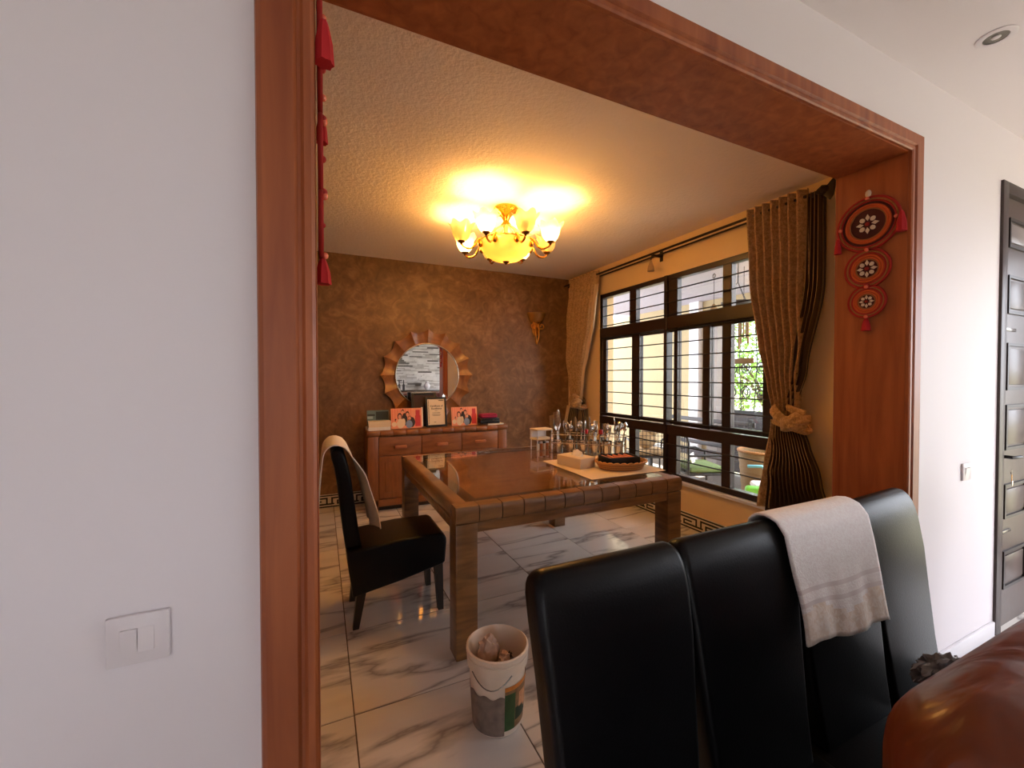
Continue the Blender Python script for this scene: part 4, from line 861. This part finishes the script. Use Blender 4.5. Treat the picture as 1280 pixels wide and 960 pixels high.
# ------------------------------------------------------------------ round textile wall hangings on both jambs
def hanging(name, label, x, side, dy=1.045, rots=1.0):
    # side = -1 faces -X (right jamb), +1 faces +X (left jamb); local frame: y along wall, z up, x out of wall
    h = thing(name, label, 'wall hanging', (x, dy, 1.595), 0, 'mirror-work textile hangings on the jambs')
    X = lambda d: side * d
    def ring(bm, r, w, zc, d): return tube(bm, [(X(d), r * math.cos(a * PI / 20), zc + r * math.sin(a * PI / 20)) for a in range(40)], w, 6, True)
    def disc(zc, r, bands, petr):
        dsc = ob('disc', prism(BM(), [((r - .006) * math.cos(a * PI / 20), zc + (r - .006) * math.sin(a * PI / 20)) for a in range(40)], 'x', *sorted((X(.003), X(.009)))), 'hang_maroon', h, smooth=40)
        for (f, w, m) in bands: ob('ring', ring(BM(), r * f, w, zc, .009), m, dsc, smooth=60)
        for k in range(8):
            a = k * PI / 4; l = petr
            if k % 2: pts = [(l * .68 + l * .27 * math.cos(t * PI / 4), l * .24 * math.sin(t * PI / 4)) for t in range(8)]
            else: pts = [(l * .35, 0), (l * .68, l * .2), (l * 1.05, 0), (l * .68, -l * .2)]
            P = [(p * math.cos(a) - q * math.sin(a), zc + p * math.sin(a) + q * math.cos(a)) for p, q in pts]
            ob('mirror_petal', prism(BM(), P, 'x', *sorted((X(.009), X(.0125)))), 'hang_mirror', dsc)
        ob('centre_bead', ball(BM(), (X(.013), 0, zc), petr * .22, 2), 'hang_red', dsc, smooth=60)
        for (by, bz) in ((0, r * .93), (0, -r * .93)) + (((r * .86, 0), (-r * .86, 0)) if r > .1 else ()): ob('bead', ball(BM(), (X(.016), by, zc + bz), .0085, 2), 'bead_clear', dsc, smooth=60)
    disc(.487, .123, [(.97, .006, 'hang_red'), (.9, .004, 'hang_gold'), (.84, .004, 'hang_red'), (.68, .006, 'hang_orange'), (.61, .005, 'hang_orange'), (.56, .003, 'hang_gold')], .042)
    disc(.284, .090, [(.96, .006, 'hang_red'), (.86, .005, 'hang_gold'), (.77, .004, 'hang_red'), (.66, .006, 'hang_orange'), (.55, .005, 'hang_orange'), (.47, .003, 'hang_gold')], .038)
    disc(.134, .074, [(.96, .006, 'hang_red'), (.86, .004, 'hang_gold'), (.77, .004, 'hang_red'), (.66, .006, 'hang_orange'), (.54, .005, 'hang_orange'), (.44, .003, 'hang_gold')], .028)
    def tassel(y, zt, ln, r=.017, xo=.012):
        t = ob('tassel', lathe(BM(), [(0, -ln), (r, -ln), (r * .85, -ln * .5), (r * .5, -ln * .12), (r * .35, 0), (0, .004)], 14, ruffle=lambda k, a, rr_, z: (rr_ * (1 + .1 * math.cos(7 * a)), z)), 'tassel_red', h, (X(xo), y, zt), smooth=40); return t
    tassel(0, .056, .056); tassel(.118, .45, .07, .014); tassel(-.125, .50, .085, .018, .016)
    ob('hook', ball(BM(), (X(.008), 0, .625), .014, 2, (.5, .9, 1.3)), 'hang_mirror', h, smooth=40)
    for z in (.374, .2085): ob('cord_knot', ball(BM(), (X(.014), 0, z), .010, 2), 'hang_red', h, smooth=60)
    return h
hanging('textile_hanging', 'red and orange three-disc mirror-work hanging on the right jamb', OX1, -1)
hanging('textile_hanging', 'red mirror-work hanging seen edge-on against the left jamb', OX0, 1)

# ------------------------------------------------------------------ switches and downlight
def switch(label, x, z, n, cat='light switch'):
    t = thing('wall_switch', label, cat, (x, YW0, z)); bx('plate', (-.043, .043, -.009, 0, -.0425, .0425), 'plastic_white', t, bev=.003)
    w = .046 / n
    for k in range(n):
        bm = BM(); x0 = -.023 + k * w + .0006; x1 = x0 + w - .0012; s = 1 if k == 0 else -1
        prism(bm, [(-.009, -.020), (-.009, .020), (-.0095 - (.0035 if s > 0 else 0), .020), (-.0095 - (0 if s > 0 else .0035), -.020)], 'x', x0, x1); ob('rocker', bm, 'plastic_white', t)
switch('white double light switch on the white wall left of the opening', -.287, .934, 2)
switch('small white switch plate on the white wall beside the brown door', 2.895, .915, 1)
dl = thing('downlight', 'small round recessed downlight in the white ceiling', 'ceiling light', (2.384, .687, H))
ob('trim_ring', lathe(BM(), [(.036, .0), (.036, -.004), (.05, -.006), (.057, -.003), (.057, .0)], 32), 'plastic_white', dl, smooth=40); ob('reflector', lathe(BM(), [(.036, -.002), (.03, -.0012), (.012, -.001), (0, -.001)], 24), 'chrome_dark', dl, smooth=50); ob('lamp', ball(BM(), (0, 0, -.002), .014, 2, (1, 1, .3)), 'plastic_white', dl, smooth=60)

# ------------------------------------------------------------------ brown panelled door on the right
dr = struct(link('door_1', None, None, (3.26, YW0, 0)), 'dark grey-brown panelled door at the right edge')
for d in ((0, .07, 0, 2.42), (.91, .98, 0, 2.42)): bx('frame_post', (d[0], d[1], -.012, .14, d[2], d[3]), 'door_frame_paint', dr, bev=.003)
bx('frame_head', (.07, .91, -.012, .14, 2.36, 2.42), 'door_frame_paint', dr, bev=.003)
bx('leaf', (.07, .91, .012, .05, .0, 2.36), 'door_paint', dr)
for (z0, z1) in ((2.09, 2.25), (1.73, 1.94), (1.31, 1.57), (.98, 1.23), (.60, .79), (.21, .42)):
    for x0 in (.145, .525):
        x1 = x0 + .31
        ob('panel_moulding', box(box(box(box(BM(), x0, x1, .002, .013, z0, z0 + .016), x0, x1, .002, .013, z1 - .016, z1), x0, x0 + .016, .002, .013, z0 + .016, z1 - .016), x1 - .016, x1, .002, .013, z0 + .016, z1 - .016), 'door_groove', dr)
        bx('panel', (x0 + .03, x1 - .03, .005, .013, z0 + .03, z1 - .03), 'door_pale' if z0 > 2 else 'door_paint', dr, bev=.003)
hp = bx('handle_plate', (.095, .125, .005, .012, .74, 1.05), 'door_groove', dr, bev=.002); ob('lever', tube(BM(), [(.11, .008, .95), (.11, -.03, .95), (.13, -.038, .95), (.2, -.038, .948)], .009, 8), 'plastic_black', hp, smooth=50); ob('keyhole', tube(BM(), [(.11, .004, .86), (.11, .008, .86)], .008, 10), 'plastic_black', hp)
kb = bx('chain_latch', (.11, .26, .004, .012, 1.635, 1.652), 'chrome_dark', dr, bev=.002); bx('bolt_latch', (.11, .24, .004, .012, .52, .536), 'chrome_dark', dr, bev=.002)
kh = thing('key_bunch', 'small metal keys hanging on the brown door', 'keys', (3.43, YW0 - .012, .80)); ob('key_ring', tube(BM(), [(.012 * math.cos(a * .5), 0, .06 + .012 * math.sin(a * .5)) for a in range(13)], .002, 5), 'chrome', kh); bx('key', (-.004, .004, -.002, .0, .0, .05), 'brass', kh); bx('key', (-.012, .010, -.006, -.003, -.012, .015), 'chrome', kh, bev=.001)

# ------------------------------------------------------------------ things on the table
mt = ob('table_runner', grid(BM(), 16, 10, lambda u, v: (u * .60, v * .62, .0006 + .0008 * math.sin(u * 7 + v * 5) ** 2)), 'cream_paper', None, (1.50, 2.08, TT + .0006)); solid(mt, .002, 1)
tag(mt, 'cream paper placemat under the tissue box and basket', 'placemat')
MT = TT + .0036
tx = thing('tissue_box', 'cream tissue box with a tissue sticking out on the table', 'tissue box', (1.635, 2.46, MT), .22)
bx('carton', (-.075, .075, -.115, .115, 0, .072), 'cream_paper', tx, bev=.006); bx('slot', (-.02, .02, -.055, .055, .072, .0732), 'white_paper', tx)
o = ob('tissue', grid(BM(), 12, 8, lambda u, v: ((v - .5) * .03 * (1 - .5 * u) + .012 * math.sin(u * 8), (u - .5) * .11, .073 + .045 * v * (math.sin(PI * u) * .8 + .2 * math.sin(u * 11) ** 2))), 'white_paper', tx, smooth=80); solid(o, .002)
bx('carton_sleeve', (.0755, .082, -.11, .12, .0, .085), 'clear_plastic', tx)
bs = thing('wicker_tray', 'oval woven wicker basket tray on the table corner', 'basket', (1.875, 2.265, MT), -.25)
EX, EY = .175, .125
def oval(s, z, w, n=48, ph=0): return [(EX * s * math.cos(2 * PI * k / n), EY * s * math.sin(2 * PI * k / n), z + w * math.sin(k * PI + ph)) for k in range(n)]
ob('base', prism(BM(), [(EX * .86 * math.cos(a * PI / 20), EY * .86 * math.sin(a * PI / 20)) for a in range(40)], 'z', 0, .006), 'wicker_dark', bs)
for k in range(6): ob('strand', tube(BM(), oval(.86 + .025 * k, .007 + .007 * k, .0012, 48, k * PI), .0048, 6, True), 'wicker_light' if k % 2 else 'wicker_dark', bs, smooth=60)
ob('rim_braid', tube(BM(), [(EX * 1.02 * math.cos(2 * PI * k / 72), EY * 1.02 * math.sin(2 * PI * k / 72), .05 + .003 * math.sin(k * 2.1)) for k in range(72)], [.0075 + .002 * math.sin(k * 2.1) for k in range(72)], 8, True), 'wicker_light', bs, smooth=60)
for k in range(24):
    a = 2 * PI * k / 24; ob('stake', tube(BM(), [(EX * .86 * math.cos(a), EY * .86 * math.sin(a), .004), (EX * 1.0 * math.cos(a), EY * 1.0 * math.sin(a), .048)], .0028, 5), 'wicker_dark', bs)
bb = thing('black_tray', 'black rectangular box of pink items sitting in the wicker basket', 'box', (1.865, 2.275, MT + .0105), -.12)
bx('tray_floor', (-.115, .115, -.075, .075, 0.018, .024), 'plastic_black', bb); 
for d in ((-.118, .118, -.078, -.072), (-.118, .118, .072, .078), (-.118, -.112, -.072, .072), (.112, .118, -.072, .072)): bx('wall', (*d, 0.018, .075), 'plastic_black', bb, bev=.001)
for k in range(5):
    p = ob('pink_sachet', box(BM(), -.019, .019, -.065, .065, .0, .012, bev=.004), 'pink_item', None, (1.865 - .088 * math.cos(.12) + k * .044, 2.275 + .0105 - k * .0053, MT + .066), (0, .5, -.12), 40)
    tag(p, 'pink sachet standing in the black box, %s' % ('at its left end', 'second from its left end', 'in its middle', 'second from its right end', 'at its right end')[k], 'sachet', 'sachets in the black box')
wr = thing('cutlery_rack', 'clear rack of upright cutlery holders at the back of the table', 'cutlery rack', (2.0, 2.83, TT), -.72)
for z in (.055, .125): 
    for s in (-1, 1): ob('rail', tube(BM(), [(-.30, s * .07, z + .03), (.30, s * .07, z + .03)], .004, 6), 'chrome', wr)
    for s in (-1, 1): ob('rail', tube(BM(), [(s * .30, -.07, z + .03), (s * .30, .07, z + .03)], .004, 6), 'chrome', wr)
for sx in (-.3, -.1, .1, .3):
    for sy in (-1, 1): ob('post', tube(BM(), [(sx, sy * .07, .0), (sx, sy * .07, .16)], .005, 6), 'chrome', wr)
bx('base_plate', (-.31, .31, -.08, .08, 0.001, .006), 'clear_plastic', wr)
for k in range(6):
    x = -.25 + k * .1; g = ob('holder', lathe(BM(), [(.0, .007), (.04, .007), (.042, .11), (.0405, .11), (.038, .009), (0, .009)], 20), 'chrome', wr, (x, 0, 0), smooth=40)
rr = random.Random(5)
def spoon(kind):
    bm = BM()
    tube(bm, [(0, 0, 0), (0, .004, .07), (0, 0, .14)], [.006, .004, .0035], 6)
    if kind == 'spoon': ball(bm, (0, 0, .168), .02, 2, (1, .3, 1.5))
    elif kind == 'fork':
        box(bm, -.011, .011, -.0015, .0015, .138, .16)
        for k in range(4): box(bm, -.011 + k * .0065, -.0085 + k * .0065, -.0015, .0015, .16, .195)
    elif kind == 'knife': prism(bm, [(-.008, .13), (.008, .13), (.009, .2), (.0, .225), (-.008, .215)], 'y', -.0012, .0012)
    elif kind == 'server': prism(bm, [(-.01, .13), (.01, .13), (.022, .16), (.02, .21), (-.02, .21), (-.022, .16)], 'y', -.0015, .0015)
    return mesh(kind, bm, 'chrome', 50)
KM = {k: spoon(k) for k in ('spoon', 'fork', 'knife', 'server')}
KL = {'spoon': 'chrome spoon standing upright', 'fork': 'chrome fork standing tines up', 'knife': 'chrome knife standing blade up', 'server': 'flat chrome serving spatula standing'}
KP = ['in the cutlery holder nearest the spice stand', 'in the second cutlery holder from the spice stand', 'in the third cutlery holder from the spice stand', 'in the third cutlery holder from the window', 'in the second cutlery holder from the window', 'in the cutlery holder nearest the window']
cR, sR = math.cos(-.72), math.sin(-.72)
for k in range(6):
    for j in range(6):
        kind = ('spoon', 'fork', 'spoon', 'knife', 'fork', 'spoon')[(j + k) % 6] if k > 0 else ('server' if j % 2 else 'knife')
        a = j * PI / 3 + k; lx, ly = -.25 + k * .1 + .021 * math.cos(a), .021 * math.sin(a)
        o = link('table_' + kind if kind != 'server' else 'serving_spatula', KM[kind], None, (2.0 + lx * cR - ly * sR, 2.83 + lx * sR + ly * cR, TT + .0125), (-.13 * math.sin(a), .13 * math.cos(a), rr.random() * 3))
        s = rr.uniform(.92, 1.12) * (1.18 if k == 0 else 1); o.scale = (1.4, 1.4, s * 1.2); tag(o, KL[kind] + ' ' + KP[k], {'server': 'spatula'}.get(kind, kind), {'knife': 'knives'}.get(kind, kind + 's') + ' in the cutlery rack')
for i, (lx, ly, w) in enumerate(((-.02, .045, 'nearer the spatulas'), (.1, .045, 'nearer the window'))):
    t = thing('red_bottle', 'small glass bottle with red cap in the cutlery rack, %s' % w, 'bottle', (2.0 + lx * cR - ly * sR, 2.83 + lx * sR + ly * cR, TT + .007), 0, 'red-capped bottles')
    ob('glass', lathe(BM(), [(0, 0), (.016, 0), (.017, .1), (.01, .125), (.01, .15), (0, .15)], 14), 'clear_plastic', t, smooth=50); ob('cap', lathe(BM(), [(.017, .15), (.018, .18), (.014, .186), (0, .187)], 14), 'plastic_red', t, smooth=50); ob('contents', lathe(BM(), [(0, .002), (.014, .002), (.015, .08), (0, .08)], 14), 'spice', t, smooth=50)
sr = thing('spice_stand', 'two-tier white stand with small spice jars at the back of the table', 'spice stand', (1.75, 3.17, TT), .1)
for z in (.088, .168): bx('tray', (-.085, .085, -.06, .06, z, z + .014), 'cream_paper', sr, bev=.003)
for sx in (-1, 1):
    for sy in (-1, 1): ob('post', tube(BM(), [(sx * .075, sy * .05, 0), (sx * .075, sy * .05, .17)], .006, 8), 'plastic_white', sr, smooth=50)
bx('back_panel', (-.08, .08, .056, .06, .10, .17), 'plastic_white', sr)
for k in range(4):
    t = thing('spice_jar', 'small spice jar under the white stand, %s from the left' % ('first', 'second', 'third', 'fourth')[k], 'jar', (1.702 + k * .032, 3.145 + k * .0032, TT), 0, 'jars under the spice stand')
    ob('glass', lathe(BM(), [(0, 0), (.013, 0), (.013, .055), (0, .055)], 12), 'spice' if k % 2 else 'cream_paper', t, smooth=50); ob('lid', lathe(BM(), [(.0135, .055), (.0135, .07), (0, .07)], 12), 'plastic_white' if k % 2 else 'plastic_black', t, smooth=50)

# ------------------------------------------------------------------ living room things seen only in the mirror
stn = BM(); rs = random.Random(9); z = 0.0
while z < 2.66:
    hgt = rs.uniform(.03, .05); x = .95
    while x < 3.5:
        l = rs.uniform(.18, .5); d = rs.uniform(.018, .05); box(stn, x + .002, min(x + l, 3.52) - .002, LY0, LY0 + d, z + .002, z + hgt - .002, mi=rs.choice((0, 0, 0, 1, 1, 1, 1, 1, 2))); x += l
    z += hgt
stw = ob('ledge_stones', stn, ['stone_strip', 'stone_light', 'stone_gap'], bpy.data.objects['wall_rear']); stw['kind'] = 'stuff'
sb = thing('console_cabinet', 'dark brown console cabinet reflected in the round mirror', 'cabinet', (2.5, -3.1, 0))
bx('carcass', (-.8, .8, -.2, .2, .08, .95), 'buffet_wood_v', sb); bx('top', (-.83, .83, -.22, .22, .95, .99), 'table_border', sb, bev=.005)
for k in range(4): d = bx('door', (-.78 + k * .395, -.4 + k * .395, .2, .22, .12, .92), 'buffet_wood', sb, bev=.004); bx('handle', (-.44 + k * .395, -.42 + k * .395, .22, .24, .45, .6), 'brass', d)
for k, x in enumerate((2.02, 2.12, 2.25)):
    b = ob('bottle', lathe(BM(), [(0, 0), (.035, 0), (.036, .15), (.014, .2), (.014, .27 + .02 * k), (0, .27 + .02 * k)], 14), 'slate', None, (x, -3.08, .9905), smooth=50); tag(b, 'dark bottle on the console reflected in the mirror, %s' % ('nearest its end', 'middle of three', 'nearest its centre')[k], 'bottle', 'bottles on the console')
vs = thing('silver_vase', 'pale silver vase on the console reflected in the mirror', 'vase', (2.95, -3.08, .9905)); ob('vase_body', lathe(BM(), [(0, 0), (.05, 0), (.09, .08), (.1, .14), (.05, .22), (.06, .26), (.05, .26), (.04, .22), (0, .1)], 20), 'plastic_white', vs, smooth=60); ob('neck_ring', tube(BM(), [(.052 * math.cos(a * PI / 8), .052 * math.sin(a * PI / 8), .22) for a in range(16)], .008, 6, True), 'chrome', vs, smooth=60)
